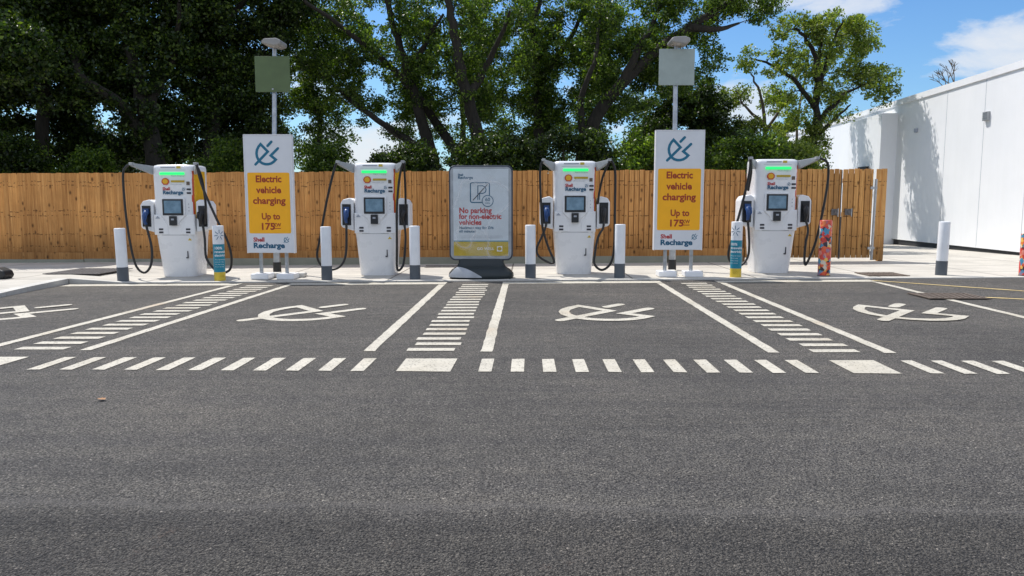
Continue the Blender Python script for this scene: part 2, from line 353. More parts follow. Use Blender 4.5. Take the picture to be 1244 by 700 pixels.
def stroke(pts, w, cap0=True, cap1=True):
    P = [Vector((p[0], p[1])) for p in pts]; n = len(P); L = []; Rr = []
    for i, p in enumerate(P):
        d0 = (P[i]-P[i-1]).normalized() if i else None; d1 = (P[i+1]-P[i]).normalized() if i < n-1 else None
        if d0 is None: d0 = d1
        if d1 is None: d1 = d0
        n0 = Vector((-d0.y, d0.x)); n1 = Vector((-d1.y, d1.x)); m = (n0+n1).normalized(); k = min(2.4, 1/max(.3, m.dot(n0)))
        L.append(p+m*k*w/2); Rr.append(p-m*k*w/2)
    vs = L+Rr; fs = [(i, n+i, n+i+1, i+1) for i in range(n-1)]
    for flag, i, d in ((cap0, 0, (P[0]-P[1]).normalized()), (cap1, n-1, (P[-1]-P[-2]).normalized())):
        if flag:
            a0 = math.atan2(d.y, d.x); k0 = len(vs)
            vs += [P[i]+Vector((math.cos(a0-math.pi/2+math.pi*k/8), math.sin(a0-math.pi/2+math.pi*k/8)))*w/2 for k in range(9)]
            fs.append(tuple(range(k0, k0+9)))
    return vs, fs
def plug_glyph():                          # list of (verts, faces), unit box about 1 wide
    c = lambda l: [((x-460)/510, (347-y)/510) for x, y in l]
    arc = [(400, 220), (348, 165), (305, 215), (272, 275), (258, 345), (265, 415), (288, 470), (322, 515), (370, 550), (430, 567), (490, 568), (550, 553), (602, 522), (648, 475), (548, 395), (700, 250)]
    w = 52/510
    return [stroke(c([(230, 572), (490, 315), (400, 220)]), w, True, False), stroke(c(arc), w, False, True), stroke(c([(490, 200), (570, 118)]), w)]
GLYPH = plug_glyph()
def glyph_xz(cx, cz, s, y):
    mb = MB()
    for k, (vs, fs) in enumerate(GLYPH): mb.add([(cx+v[0]*s, y-.0006*k, cz+v[1]*s) for v in vs], fs)
    return mb

# ------------------------------------------------------------------ ground, road, pavement
def grid(fx, nu, nv, name):
    vs = [fx(i/nu, j/nv) for j in range(nv+1) for i in range(nu+1)]
    fs = [(j*(nu+1)+i, j*(nu+1)+i+1, (j+1)*(nu+1)+i+1, (j+1)*(nu+1)+i) for j in range(nv) for i in range(nu)]
    me = bpy.data.meshes.new(name); me.from_pydata(vs, [], fs); me.update(); return me
def rect(x0, x1, y0, y1, hf, step=.5):
    def f(u, v):
        x = x0+(x1-x0)*u; y = y0+(y1-y0)*v; return (x, y, hf(x, y))
    return f, max(1, round((x1-x0)/step)), max(1, round((y1-y0)/step))
def terr(x, y): return H(x, y)-.12 if max(abs(x), abs(y)) < 60 else -.5
f, a, b_ = rect(-600, 600, -600, 600, terr, 10); tag(ob('ground', grid(f, a, b_, 'ground'), M['soil']), kind='structure')
f, a, b_ = rect(-45, 45, -12, 12.5, H, .5); tag(ob('road', grid(f, a, b_, 'road'), M['asphalt']), kind='structure')

XE = lambda y: -7.66 + .36*max(0, (12.45-y)/2.6)**1.3 if y > 9 else -7.66+.36*(3.45/2.6)**1.3+(9-y)*.25
pv = MB()
def pv_grid(f, nu, nv): 
    me = grid(f, nu, nv, 'x'); pv.add([v.co[:] for v in me.vertices], [tuple(p.vertices) for p in me.polygons]); bpy.data.meshes.remove(me)
f, a, b_ = rect(-40, 40, 12.47, 40, HP, .5); pv_grid(f, a, b_)
pv_grid(lambda u, v: (lambda y: (lambda x: (x, y, HP(x, y) if x < -7.9 else H(x, y)+pave_off(x)))(-40+(XE(y)-.1+40)*u))(4+8.47*v), 65, 17)
o = tag(ob('pavement', flat_me(pv, 'pavement'), M['pave']), kind='structure')
# kerb: a long edge strip, its face down to the road
kb = MB()
def kerb_run(pts, w=.13, lift=.004):
    for i in range(len(pts)-1):
        a = Vector(pts[i]); c = Vector(pts[i+1]); d = (c-a).normalized(); nrm = Vector((-d.y, d.x)); gap = d*.004
        q = [a+gap, c-gap, c-gap+nrm*w, a+gap+nrm*w]; top = [(p.x, p.y, HP(p.x, p.y)+lift) for p in q]; bot = [(p.x, p.y, H(p.x, p.y)-.1) for p in q]
        kb.add(bot+top, [(0, 1, 5, 4), (1, 2, 6, 5), (2, 3, 7, 6), (3, 0, 4, 7), (4, 5, 6, 7)])
kerb_run([(x*.915-7.66, 12.46) for x in range(0, 50)])
ys = [4+.6*k for k in range(14)]+[12.455]
kerb_run([(XE(y), y) for y in ys][::1])
tag(ob('kerb', kb, M['kerb']), kind='structure')

# ------------------------------------------------------------------ road markings (4-6 mm above the road)
def strip_quad(mb, quad, dz=.005, n=1):    # quad corners (x,y): a b c d, a-b near edge, d-c far edge
    a, b, c, d = [Vector(q) for q in quad]
    for k in range(n):
        t0, t1 = k/n, (k+1)/n; ps = [a.lerp(d, t0), b.lerp(c, t0), b.lerp(c, t1), a.lerp(d, t1)]
        mb.add([(p.x, p.y, H(p.x, p.y)+dz) for p in ps], [(0, 1, 2, 3)])
def long_line(mb, x0, y0, x1, y1, w=.10, dz=.005, rag=.005):
    n = max(1, int(abs(y1-y0)/.12)+int(abs(x1-x0)/.25)); a = Vector((x0, y0)); b = Vector((x1, y1)); d = (b-a).normalized(); nn = Vector((-d.y, d.x))
    rl = [random.uniform(-rag, rag) for _ in range(n+1)]; rr = [random.uniform(-rag, rag) for _ in range(n+1)]
    for k in range(n):
        p = a.lerp(b, k/n); q = a.lerp(b, (k+1)/n)
        ps = [p-nn*(w/2+rl[k]), q-nn*(w/2+rl[k+1]), q+nn*(w/2+rr[k+1]), p+nn*(w/2+rr[k])]
        mb.add([(v.x, v.y, H(v.x, v.y)+dz) for v in ps], [(0, 1, 2, 3)])
def structure_mark(name, mb, mat='mark'): return tag(ob(name, flat_me(mb, name), M[mat]), kind='structure')
XA, XB, XC, XD, XE_, XF, XG = -4.73, -3.82, -1.36, -.35, 2.09, 3.07, 5.46
for x, y1 in ((XA, 12.0), (XB, 12.0), (XC, 12.0), (XD, 12.0), (XE_, 12.0), (XF, 12.0), (XG, 12.0)):
    mb = MB(); long_line(mb, x, 6.38 if x < 5 else 6.2, x, y1-.05); structure_mark('bay_line', mb)
for x0, x1 in ((-7.55, XA+.05), (XB-.05, XC+.05), (XD-.05, XE_+.05), (XF-.05, XG+.05)):
    mb = MB(); long_line(mb, x0, 12.16, x1, 12.16, .30); structure_mark('bay_end_line', mb)
for xl, xr, off in ((-4.47, -4.04, 0), (-1.03, -.62, 0), (2.42, 2.82, 0)):
    mb = MB(); y = 6.40; k = 0
    while y < 12.05:
        j = random.uniform(-.012, .012); sh = .012*(k % 2); strip_quad(mb, [(xl+j+sh, y), (xr+j+sh, y+.01), (xr+j+sh, y+.135), (xl+j+sh, y+.13)]); y += .272; k += 1
    structure_mark('hatch_marking', mb)
mb = MB()
def dash(x, w=.10): strip_quad(mb, [(x, 5.60+random.uniform(-.01, .01)), (x+w, 5.60), (x+w+random.uniform(-.006, .006), 6.08), (x, 6.07)])
for k in range(11): dash(-3.81+.2475*k)
for k in range(11): dash(-.37+.2445*k)
for k in range(10): dash(3.00+.2405*k)
for k in range(9): dash(-7.1+.2475*k)
structure_mark('dashed_marking', mb)
mb = MB()
for x0, x1 in ((-4.47, -4.12), (-.99, -.58), (2.43, 2.78)): strip_quad(mb, [(x0, 5.6), (x1, 5.59), (x1+.01, 6.08), (x0, 6.07)], n=2)
structure_mark('block_marking', mb)
for cx in (-6.12, -2.58, .90, 4.37):
    mb = MB()
    for k, (vs, fs) in enumerate(GLYPH):
        mb.add([(cx+v[0]*1.2, 8.80+v[1]*1.45, H(cx, 8.8)+.006+.0008*k + .008*v[0]*1.2*.45) for v in vs], fs)
    structure_mark('charging_symbol_marking', mb)
for pts in (((5.5, 12.2), (9.5, 8.2)), ((6.0, 10.1), (9.0, 8.6))):
    mb = MB(); long_line(mb, *pts[0], *pts[1], .07); structure_mark('yellow_line', mb, 'ymark')

# covers and grates
def cover(x, y, w, d, mat, label, name, hf, diamonds=False):
    t = thing(name, (x, y, hf(x, y)), label, 'drain cover' if 'drain' in name else 'access cover')
    fr = MB()
    for cx, cy, a, b in ((0, d/2, w+.06, .03), (0, -d/2, w+.06, .03), (w/2, 0, .03, d-.03), (-w/2, 0, .03, d-.03)): fr.box((cx, cy, .003), (a, b, .012))
    ob('frame', fr, M[mat], t)
    g = MB(); g.box((0, 0, -.006), (w-.035, d-.035, .012)); 
    if diamonds:
        ob('backing', g, M['dark'], t); g = MB(); hw, hd = w/2-.02, d/2-.02
        for sgn in (-1, 1):
            k = -(hw+hd)
            while k < hw+hd:            # line x = k + sgn*y clipped to the frame
                y0 = max(-hd, min((-hw-k)*sgn, (hw-k)*sgn)); y1 = min(hd, max((-hw-k)*sgn, (hw-k)*sgn))
                if y1-y0 > .03:
                    xa, xb = k+sgn*y0, k+sgn*y1; g.box(((xa+xb)/2, (y0+y1)/2, .002+.0015*sgn), (.022, math.hypot(xb-xa, y1-y0), .010), rz=-math.atan2(xb-xa, y1-y0))
                k += .085
    else:
        nx = int(w/.09); ny = int(d/.09)
        for i in range(nx):
            for j in range(ny): g.box((-w/2+.05+i*.09, -d/2+.05+j*.09, .004), (.06, .06, .008))
    ob('grating', g, M[mat], t); return t
cover(-8.0, 13.65, .95, 1.1, 'cast', 'dark square access cover in the pavement behind the far left bollard', 'access_cover', lambda x, y: HP(x, y)+.01)
cover(6.05, 13.05, .62, .55, 'rust', 'brown rusty access cover in the pale pavement left of the plain right bollard', 'access_cover', lambda x, y: HP(x, y)+.008)
cover(5.60, 10.15, .74, .56, 'rust', 'rusty diamond lattice drain grate in the tarmac crossing the right bay line', 'drain_grate', lambda x, y: H(x, y)+.012, True)
cover(-1.6, 15.3, .9, .3, 'cast', 'long dark slotted drain cover at the foot of the fence behind the parking sign', 'drain_grate', lambda x, y: HP(x, y)+.008)

# ------------------------------------------------------------------ fence
YF = 16.1
ft = thing('wooden_fence', (-6, YF, HP(-6, YF)), 'long brown feather-edge timber fence on concrete boards behind the chargers', 'fence')
def board_row(x0, x1, z0f, z1f, yoff=0, pitch=.112):
    mb = MB(); x = x0
    while x < x1:
        w = pitch*random.uniform(.93, 1.1); w = min(w, x1-x+.001)
        if w < .03: break
        z0 = z0f(x); z1 = z1f(x)+random.uniform(-.011, .008); y = YF+yoff+random.uniform(-.003, .003)
        # wedge board: thick at its left edge, thin under the next
        q = [(x, y-.024), (x+w-.009, y-.006), (x+w-.009, y+.004), (x, y+.004)]; n = 8
        mb.add([(a, b, z0) for a, b in q]+[(a, b, z1) for a, b in q], [(0, 1, 5, 4), (1, 2, 6, 5), (2, 3, 7, 6), (3, 0, 4, 7), (4, 5, 6, 7), (3, 2, 1, 0)])
        x += w
    return mb
def shift(mb, o):
    l = o.location; mb.v = [(a-l.x, b-l.y, c-l.z) for a, b, c in mb.v]; return mb
ztop = lambda x: 1.965+.0042*x
zbot = lambda x: .162+.007*x if x > -14 else .064
XG0 = 4.55
x = -22.0
while x < XG0-.1:
    x1 = min(x+2.08*1, XG0)
    mb = board_row(x, x1, lambda x: zbot(x)+.15, ztop, pitch=.104); ob('board_panel', shift(mb, ft), M['wood'], ft)
    mb = MB(); mb.box(((x+x1)/2, YF+.013, 1.05), (x1-x, .008, 1.7)); ob('gap_shade_board', shift(mb, ft), M['gapshade'], ft)  # dark sheet added behind the boards so their gaps look shaded
    mb = MB(); xm = (x+x1)/2; mb.box((xm, YF-.024, zbot(xm)+.075), (x1-x-.006, .03, .15)); ob('kick_board', shift(mb, ft), M['wood'], ft)
    mb = MB(); g = HP(xm, YF); zt = zbot(xm); mb.box((xm, YF+.01, (g-.2+zt)/2), (x1-x-.014, .10, zt-g+.2)); ob('gravel_board', shift(mb, ft), M['gravel'], ft, bevel=.006)
    mb = MB(); mb.box((x1, YF+.08, .9), (.09, .09, 2.0)); ob('post', shift(mb, ft), M['wood'], ft)
    x = x1
for z in (.45, 1.05, 1.7): ob('rail', shift(MB().box((-8.7, YF+.045, z), (26.5, .07, .05)), ft), M['wood'], ft)

gt = thing('timber_gate', (6.0, YF, HP(6, YF)), 'double leaf timber gate with steel latch closing the right end of the fence', 'gate')
for a, b in ((XG0+.03, 6.53), (6.56, 7.19)):
    mb = MB(); mb.box(((a+b)/2, YF+.001, 1.05), (b-a-.01, .008, 1.7)); ob('gap_shade_board', shift(mb, gt), M['gapshade'], gt)  # same added dark sheet, painting shade into the gate's board gaps
    mb = board_row(a, b, lambda x: .145, ztop, -.012); lf = ob('gate_leaf', shift(mb, gt), M['woodg'], gt)
for a, b in ((XG0+.05, 6.52), (6.58, 7.14)):
    for z in (.4, 1.05, 1.75): ob('ledge', shift(MB().box(((a+b)/2, YF+.04, z), (b-a, .05, .09)), gt), M['woodg'], gt)
for xx in (6.40, 6.68):
    mb = MB(); mb.box((xx, YF-.045, 1.10), (.13, .012, .13)); mb.box((xx+.02, YF-.06, 1.10), (.05, .03, .07)); ob('latch', shift(mb, gt), M['cast'], gt, bevel=.004)
    mb = MB(); mb.box((xx+.075, YF-.048, 1.09), (.018, .012, .17)); ob('latch_edge', shift(mb, gt), M['steel'], gt)
mb = MB(); mb.cyl((6.545, YF-.03, .12), (6.545, YF-.03, 1.0), .009, n=8); mb.box((6.545, YF+.02, 1.05), (.02, .02, 1.85)); ob('drop_bolt', shift(mb, gt), M['cast'], gt)
mb = MB(); mb.cyl((7.215, YF-.04, .10), (7.235, YF-.04, 1.78), .026, n=12); ob('steel_pole', shift(mb, gt), M['steel'], gt)
for z in (.35, 1.6):
    mb = MB(); mb.box((7.19, YF-.05, z), (.14, .02, .05)); ob('hinge', shift(mb, gt), M['steel'], gt)
mb = board_row(7.245, 7.50, lambda x: .10, ztop, -.01); ob('end_board', shift(mb, gt), M['woodg'], gt)
mb = MB(); mb.box((7.42, YF+.06, 1.0), (.10, .10, 1.98)); ob('gate_post', shift(mb, gt), M['woodg'], gt)

# ------------------------------------------------------------------ building on the right
def xw(y): return 11.28+.055*(y-17.8)
bt = thing('white_building', (12, 20, H(12, 20)), 'long low white clad building with tree shadows on its side wall', 'building')
def bloc(p): l = bt.location; return (p[0]-l.x, p[1]-l.y, p[2]-l.z)
def bw(mb, name, mat, **k): mb.v = [bloc(v) for v in mb.v]; return ob(name, mb, M[mat], bt, **k)
Z1 = 4.50
mb = MB(); q = [(xw(4), 4), (40, 4), (40, 36), (xw(29.7), 36), (xw(29.7), 29.7)]
n = len(q); mb.add([(a, b, .17) for a, b in q]+[(a, b, Z1-.12) for a, b in q], [(k, (k+1) % n, n+(k+1) % n, n+k) for k in range(n)]+[tuple(range(n, 2*n))]); bw(mb, 'wall', 'wwall')
mb = MB(); q = [(xw(24.6)-.50, 24.6), (xw(24.6)+.3, 24.58), (xw(27.4)+.3, 27.4), (xw(27.4)-.50, 27.4)]
n = 4; mb.add([(a, b, -.2) for a, b in q]+[(a, b, 4.12) for a, b in q], [(k, (k+1) % n, n+(k+1) % n, n+k) for k in range(n)]+[tuple(range(n, 2*n))]); bw(mb, 'side_block', 'wwall')
mb = MB(); q = [(xw(4)-.03, 3.95), (40, 3.95), (40, 36), (xw(29.7)-.04, 36), (xw(29.7)-.04, 29.7)]
n = len(q); mb.add([(a, b, Z1-.14) for a, b in q]+[(a, b, Z1+.03) for a, b in q], [(k, (k+1) % n, n+(k+1) % n, n+k) for k in range(n)]+[tuple(range(n, 2*n)), tuple(range(n-1, -1, -1))]); bw(mb, 'roof_fascia', 'wwall')
mb = MB(); q = [(xw(4)+.03, 4.03), (20, 4.03), (20, 24.5), (xw(24.55)+.03, 24.5)]
n = 4; mb.add([(a, b, -.3) for a, b in q]+[(a, b, .19) for a, b in q], [(k, (k+1) % n, n+(k+1) % n, n+k) for k in range(n)]); bw(mb, 'plinth', 'plinth')
mb = MB()
for y in (19.5, 21.45, 17.6, 15.6, 13.6): mb.box((xw(y)+.0015, y, 2.26), (.008, .012, 4.15))
bw(mb, 'panel_joint', 'label')
mb = MB(); mb.box((xw(12)-.001+.0, 12, Z1-.17), (.006, 16, .012), rz=0); 
vt = MB(); vt.box((xw(19.45)-.04, 19.35, 3.43), (.08, .22, .22)); v_ = bw(vt, 'vent', 'grey', bevel=.01)
vs_ = MB()
for k in range(5): vs_.box((xw(19.45)-.086, 19.35, 3.34+.045*k), (.012, .17, .012))
bw(vs_, 'vent_slat', 'seam')
mb = MB(); mb.box((xw(25.7)-.57, 25.75, 2.25), (.10, .62, .52)); bw(mb, 'window', 'plinth', bevel=.01)
mb = MB(); mb.box((xw(23.2)-.03, 23.2, 3.45), (.08, .12, .12)); bw(mb, 'wall_light', 'label', bevel=.01)

# ------------------------------------------------------------------ chargers
def cross(z, w, d, r=.09, crown=.02):      # rounded rectangle section, front at y=0 (crowned), back at y=d
    pts = []; n = 5
    for cx, cy, a0 in ((w-r, r, -90), (w-r, d-r, 0), (-w+r, d-r, 90), (-w+r, r, 180)):
        for k in range(n+1):
            a = R(a0+90*k/n); pts.append((cx+r*math.cos(a), cy+r*math.sin(a)))
    pts = [(x, y-crown*(1-(x/w)**2) if y < r+.01 else y) for x, y in pts]
    # subdivide the front between last and first point
    a = pts[-1]; b = pts[0]; front = []
    for k in range(1, 8):
        x = a[0]+(b[0]-a[0])*k/8; front.append((x, -crown*(1-(x/w)**2)))
    return [(x, y, z) for x, y in pts+front]
prof = [(0.0, .302, .09, .60), (.03, .308, .085, .60), (.35, .334, .055, .61), (.70, .362, .018, .62), (.752, .367, .014, .62), (.80, .375, .010, .63), (1.0, .372, .010, .63), (1.4, .370, .010, .63), (1.80, .374, .008, .63), (1.93, .374, .012, .63), (1.975, .366, .03, .62), (1.992, .33, .07, .57)]
def body_mesh():
    mb = MB(); rows = []
    for z, w, y0, y1 in prof: rows.append([(x, y+y0, zz) for x, y, zz in cross(z, w, y1-y0, min(.09, w*.4))])
    n = len(rows[0]); vs = [p for r in rows for p in r]
    mb.add(vs, [(i*n+k, i*n+(k+1) % n, (i+1)*n+(k+1) % n, (i+1)*n+k) for i in range(len(rows)-1) for k in range(n)], True)
    mb.add(rows[-1], [tuple(range(n))]); mb.add(rows[0], [tuple(range(n-1, -1, -1))]); return mb
def prof_at(z):
    for a, b in zip(prof, prof[1:]):
        if a[0] <= z <= b[0]:
            t = (z-a[0])/(b[0]-a[0]); return [a[k]+(b[k]-a[k])*t for k in range(4)]
def fy(x, z):                               # front surface y at x, z
    _, w, y0, y1 = prof_at(z); r = .09; y = y0-.02*(1-(x/w)**2)
    if abs(x) > w-r: y = y0+r-math.sqrt(max(0, r*r-(abs(x)-w+r)**2))
    return y
def side_patch(z0, z1, k0, k1, off):       # strip following the right side of the body
    mb = MB(); zs = [z0+(z1-z0)*i/6 for i in range(7)]; rows = []
    for z in zs:
        _, w, y0, y1 = prof_at(z); c = cross(z, w, y1-y0, .09)
        # parametrised: corner start .. side
        ring = [(x, y+y0) for x, y, _ in c][0:7]; base = []
        cx, cy = w-.09, y0+.09
        for t in np.linspace(k0, k1, 7):
            if t < 1: a = R(-90+90*t); base.append((cx+(.09+off)*math.cos(a), cy+(.09+off)*math.sin(a), z))
            else: base.append((w+off, cy+(t-1)*.5, z))
        rows.append(base)
    n = 7; mb.add([p for r in rows for p in r], [(i*n+k, i*n+k+1, (i+1)*n+k+1, (i+1)*n+k) for i in range(6) for k in range(6)], True); return mb
def plate(x0, x1, z0, z1, thick=.004, sink=.002, nz=1, nx=4):   # thin plate following the front
    mb = MB(); xs = [x0+(x1-x0)*i/nx for i in range(nx+1)]; zs = [z0+(z1-z0)*j/nz for j in range(nz+1)]; vs = [(x, fy(x, z)-thick, z) for z in zs for x in xs]
    fs = [(j*(nx+1)+i, j*(nx+1)+i+1, (j+1)*(nx+1)+i+1, (j+1)*(nx+1)+i) for j in range(nz) for i in range(nx)]
    return mb.add(vs, fs)
def solid_poly(poly, y0, y1): return MB().prism(poly, y0, y1)

CM = {}
CM['body'] = (body_mesh(), 'white')
CM['seam'] = (plate(-.358, .358, .748, .755, .003, nx=10), 'seam')
CM['top_seam'] = (plate(-.36, .36, 1.895, 1.899, .003, nx=10), 'label')
CM['red_stripe'] = (side_patch(1.05, 1.885, .25, .62, .003), 'red_stripe')
CM['yellow_stripe'] = (side_patch(1.05, 1.885, .62, 1.75, .003), 'yel_stripe')
CM['status_light'] = (MB().box((0.005, -.026, 1.835), (.44, .022, .042)), 'green')
# screen bezel with V-shaped lower part
CM['bezel'] = (solid_poly([(-.215, 1.10), (-.215, 1.39), (-.19, 1.42), (.19, 1.42), (.215, 1.39), (.215, 1.10), (.10, .985), (.085, .93), (-.085, .93), (-.10, .985)], -.035, .02), 'white2')
CM['screen_frame'] = (MB().box((0, -.04, 1.245), (.365, .022, .285)), 'dark')
CM['screen'] = (MB().box((0, -.052, 1.25), (.30, .006, .22)), 'screen')
CM['card_reader'] = (MB().box((0, -.05, 1.005), (.125, .055, .165)), 'dark')
CM['reader_mark'] = (MB().box((0, -.0785, 1.03), (.05, .003, .03)), 'label')
for s in (-1, 1): CM['chamfer_%d' % s] = (solid_poly([(s*.10, .755), (s*.12, .93), (s*.22, 1.09), (s*.365, 1.12), (s*.365, .755)], -.014, .06), 'white')
for k, (x, z) in enumerate(((-.24, .855), (-.24, .80), (.245, .855), (.245, .80))): CM['vent_%d' % k] = (MB().box((x, -.017, z), (.075, .012, .030)), 'ink')
for k, (x, z) in enumerate(((.285, 1.56), (.285, 1.495))): CM['badge_%d' % k] = (MB().box((x, -.006, z), (.075, .012, .030)), 'ink')
for k, z in enumerate((1.30, 1.24, 1.18)): CM['icon_%d' % k] = (MB().box((.27, -.004, z), (.012, .012, .014)), 'label')
CM['warning_label'] = (solid_poly([(.22, .655), (.29, .655), (.255, .70)], .008, .014), 'wyellow')
CM['orange_label'] = (MB().box((.275, -.004, 1.665), (.055, .010, .06)), 'rust')
CM['hazard_label'] = (solid_poly([(-.33, 1.045), (-.25, 1.045), (-.29, 1.09)], -.024, -.018), 'label')
CM['notice_label'] = (MB().box((.10, -.021, 1.70), (.24, .006, .035)), 'mustard')
CM['top_label'] = (MB().box((-.07, -.013, 1.945), (.26, .004, .020)), 'label')
CM['top_badge'] = (MB().box((.12, -.011, 1.946), (.07, .006, .040)), 'wyellow')
CM['key_handle'] = (MB().box((.20, .035, .40), (.016, .02, .13)).box((.185, .03, .345), (.03, .02, .02)), 'ink')
CM['plinth'] = (MB().box((0, .35, -.02), (.54, .46, .06)), 'dark')
CM['lettering_blue'] = (text_parts([('Recharge', -.175, 1.475, .092, .035, 'LEFT', .36), ], -.0245), 'navy')
CM['lettering_red'] = (text_parts([('Shell', -.175, 1.545, .072, .035, 'LEFT', .13)], -.0245), 'shred')
CM['lettering_small'] = (text_parts([('Rapid charging', -.01, 1.785, .030, .0, 'LEFT', .22), ('Please take care', -.03, 1.64, .026, .0, 'LEFT', .2)], -.0245), 'label')
CM['plug_logo'] = (glyph_xz(.20, 1.565, .06, -.0235), 'navy')
# scallop emblem
def scallop(s, cx, cz, y0, y1):
    pts = [(-.28, -.42), (.28, -.42), (.34, -.30)]
    for k in range(17):
        a = R(-18+216*k/16); rr = .50+.02*math.cos(k*math.pi); pts.append((rr*math.cos(a), rr*math.sin(a)*.92))
    pts.append((-.34, -.30)); return solid_poly([(cx+x*s, cz+z*s) for x, z in pts], y0, y1)
CM['emblem_red'] = (scallop(.135, -.12, 1.695, -.026, -.018), 'red_stripe')
CM['emblem_yellow'] = (scallop(.095, -.12, 1.697, -.029, -.0265), 'yel_stripe')
# cable arms: forward and outward brackets
for s in (-1, 1):
    mb = MB()
    # bracket: vertical triangular plate from body top corner to the tip
    A = [(s*.33, .10, 1.965), (s*.362, .06, 1.82), (s*.555, -.30, 2.005), (s*.555, -.30, 1.955)]; w_ = .05
    n_ = Vector((s*.9, .43, 0)).normalized()*w_
    vs = [Vector(p) for p in A]+[Vector(p)+n_ for p in A]
    mb.add(vs, [(0, 1, 3, 2), (4, 6, 7, 5), (0, 2, 6, 4), (2, 3, 7, 6), (3, 1, 5, 7), (1, 0, 4, 5)]); mb.box((s*.56, -.30, 1.99), (.06, .09, .045))
    CM['cable_arm_%d' % s] = (mb, 'grey')
    # holster: shell with dark recess
    mb = MB(); x0, x1 = s*.385, s*.615; poly = [(x0, .80), (s*.59, .86), (x1, .90), (x1, 1.28), (s*.57, 1.35), (s*.45, 1.38), (x0, 1.34)]
    mb.prism(poly, .02, .36); CM['holster_%d' % s] = (mb, 'white2')
    CM['recess_%d' % s] = (MB().box((s*.505, .022, 1.085), (.155, .02, .37)), 'dark')
    mb = MB(); cx = s*.50
    mb.tube([(cx, .06, 1.17), (cx, -.02, 1.15), (cx, -.07, 1.09), (cx-.005, -.075, 1.0), (cx, -.03, .94)], [.046, .05, .042, .030, .026], 12)
    mb.box((cx, .0, 1.18), (.095, .07, .08)); mb.tube([(cx, -.02, 1.18), (cx-.04*s, -.09, 1.15), (cx-.045*s, -.095, 1.06), (cx, -.07, 1.0)], [.013]*4, 8)
    CM['plug_handle_%d' % s] = (mb, 'blue' if s < 0 else 'black')
NAMES = {'chamfer': 'body_shoulder', 'cable_arm': 'cable_arm', 'plug_handle': 'plug_handle', 'lettering_blue': 'lettering', 'lettering_red': 'lettering', 'lettering_small': 'lettering'}
BEV = {'body_shoulder': .012, 'bezel': .010, 'card_reader': .006, 'holster': .016, 'cable_arm': .006, 'screen_frame': .004, 'plinth': .005, 'status_light': .006, 'vent': .003, 'badge': .003}
def base_name(k):
    if k in NAMES: return NAMES[k]
    h = k.rsplit('_', 1)
    if len(h) == 2 and h[1].lstrip('-').isdigit(): k = h[0]
    return NAMES.get(k, k)
def build_charger(label):
    t = thing('ev_charger', (0, 0, 0), label, 'car charger', 'rapid chargers standing in a row in front of the fence')
    made = {}
    for k, (mb, mat) in CM.items():
        nm = base_name(k); par = t
        if nm in ('screen',): par = made['screen_frame']
        if nm == 'recess' or nm == 'plug_handle': par = made['holster_'+k.rsplit('_', 1)[1]]
        if nm == 'emblem_yellow': par = made['emblem_red']
        if nm == 'reader_mark': par = made['card_reader']
        o = ob(nm, flat_me(mb, nm) if 'lettering' in k or k == 'plug_logo' else mb, M[mat], par, bevel=BEV.get(nm, 0)); made[k] = o
    return t
CX = [-6.28, -2.70, .83, 4.34]
LB = ['charging post between the far left plain bollard and the renewable-wrapped bollard', 'charging post between two plain bollards, left of the grey parking sign',
      'charging post between two plain bollards, right of the grey parking sign', 'charging post between a teal wrapped bollard and the red patterned bollard']
CAB = {0: [[(-.59, 1.98), (-.68, 1.92), (-.74, 1.79), (-.75, 1.25), (-.72, .69), (-.65, .23), (-.52, .09), (-.41, .23), (-.40, .54), (-.50, .95)], [(.57, 1.98), (.62, 1.75), (.63, 1.3), (.56, .95)], [(.58, 1.98), (.65, 1.61), (.85, 1.08), (1.03, .66), (1.08, .37), (1.03, .15), (.85, .09), (.7, .19), (.58, .37), (.56, .69), (.52, .95)]],
 1: [[(-.58, 1.98), (-.65, 1.79), (-.78, 1.32), (-.92, .69), (-.99, .37), (-.92, .19), (-.76, .12), (-.59, .2), (-.51, .43), (-.50, .95)], [(.57, 1.98), (.50, 1.75), (.44, 1.25), (.42, .54), (.41, .17), (.45, .12), (.52, .26), (.55, .7), (.52, .95)], [(.58, 1.98), (.57, 1.54), (.54, 1.08)]],
 2: [[(-.58, 1.98), (-.62, 1.79), (-.60, 1.25), (-.57, .83), (-.46, .47), (-.37, .26), (-.44, .22), (-.63, .33), (-.67, .47), (-.59, .66), (-.52, .83), (-.50, .95)], [(.59, 1.98), (.66, 1.79), (.67, 1.18), (.67, .54), (.62, .23), (.47, .1), (.34, .2), (.35, .4), (.40, .66), (.49, .83), (.50, .95)], [(.56, 1.96), (.47, 1.74), (.42, 1.47), (.40, 1.25)]],
 3: [[(-.57, 1.98), (-.57, 1.75), (-.66, 1.25), (-.8, .66), (-.86, .37), (-.8, .2), (-.63, .15), (-.50, .29), (-.47, .54), (-.50, .95)], [(-.56, 1.98), (-.50, 1.75), (-.49, 1.45)], [(.59, 1.99), (.72, 1.93), (.77, 1.80), (.77, 1.51), (.71, 1.0), (.63, .54), (.51, .19), (.48, .23), (.50, .54), (.54, .76), (.50, .95)]]}
def catmull(p, per=8):
    p = [p[0]]+p+[p[-1]]; out = []
    for i in range(1, len(p)-2):
        for k in range(per):
            t = k/per; out.append(.5*((2*p[i]) + (p[i+1]-p[i-1])*t + (2*p[i-1]-5*p[i]+4*p[i+1]-p[i+2])*t*t + (3*p[i]-p[i-1]-3*p[i+1]+p[i+2])*t**3))
    return out+[p[-2]]
proto = build_charger('white rapid '+LB[0])
trees_of = [proto]+[copy_tree(proto) for _ in range(3)]
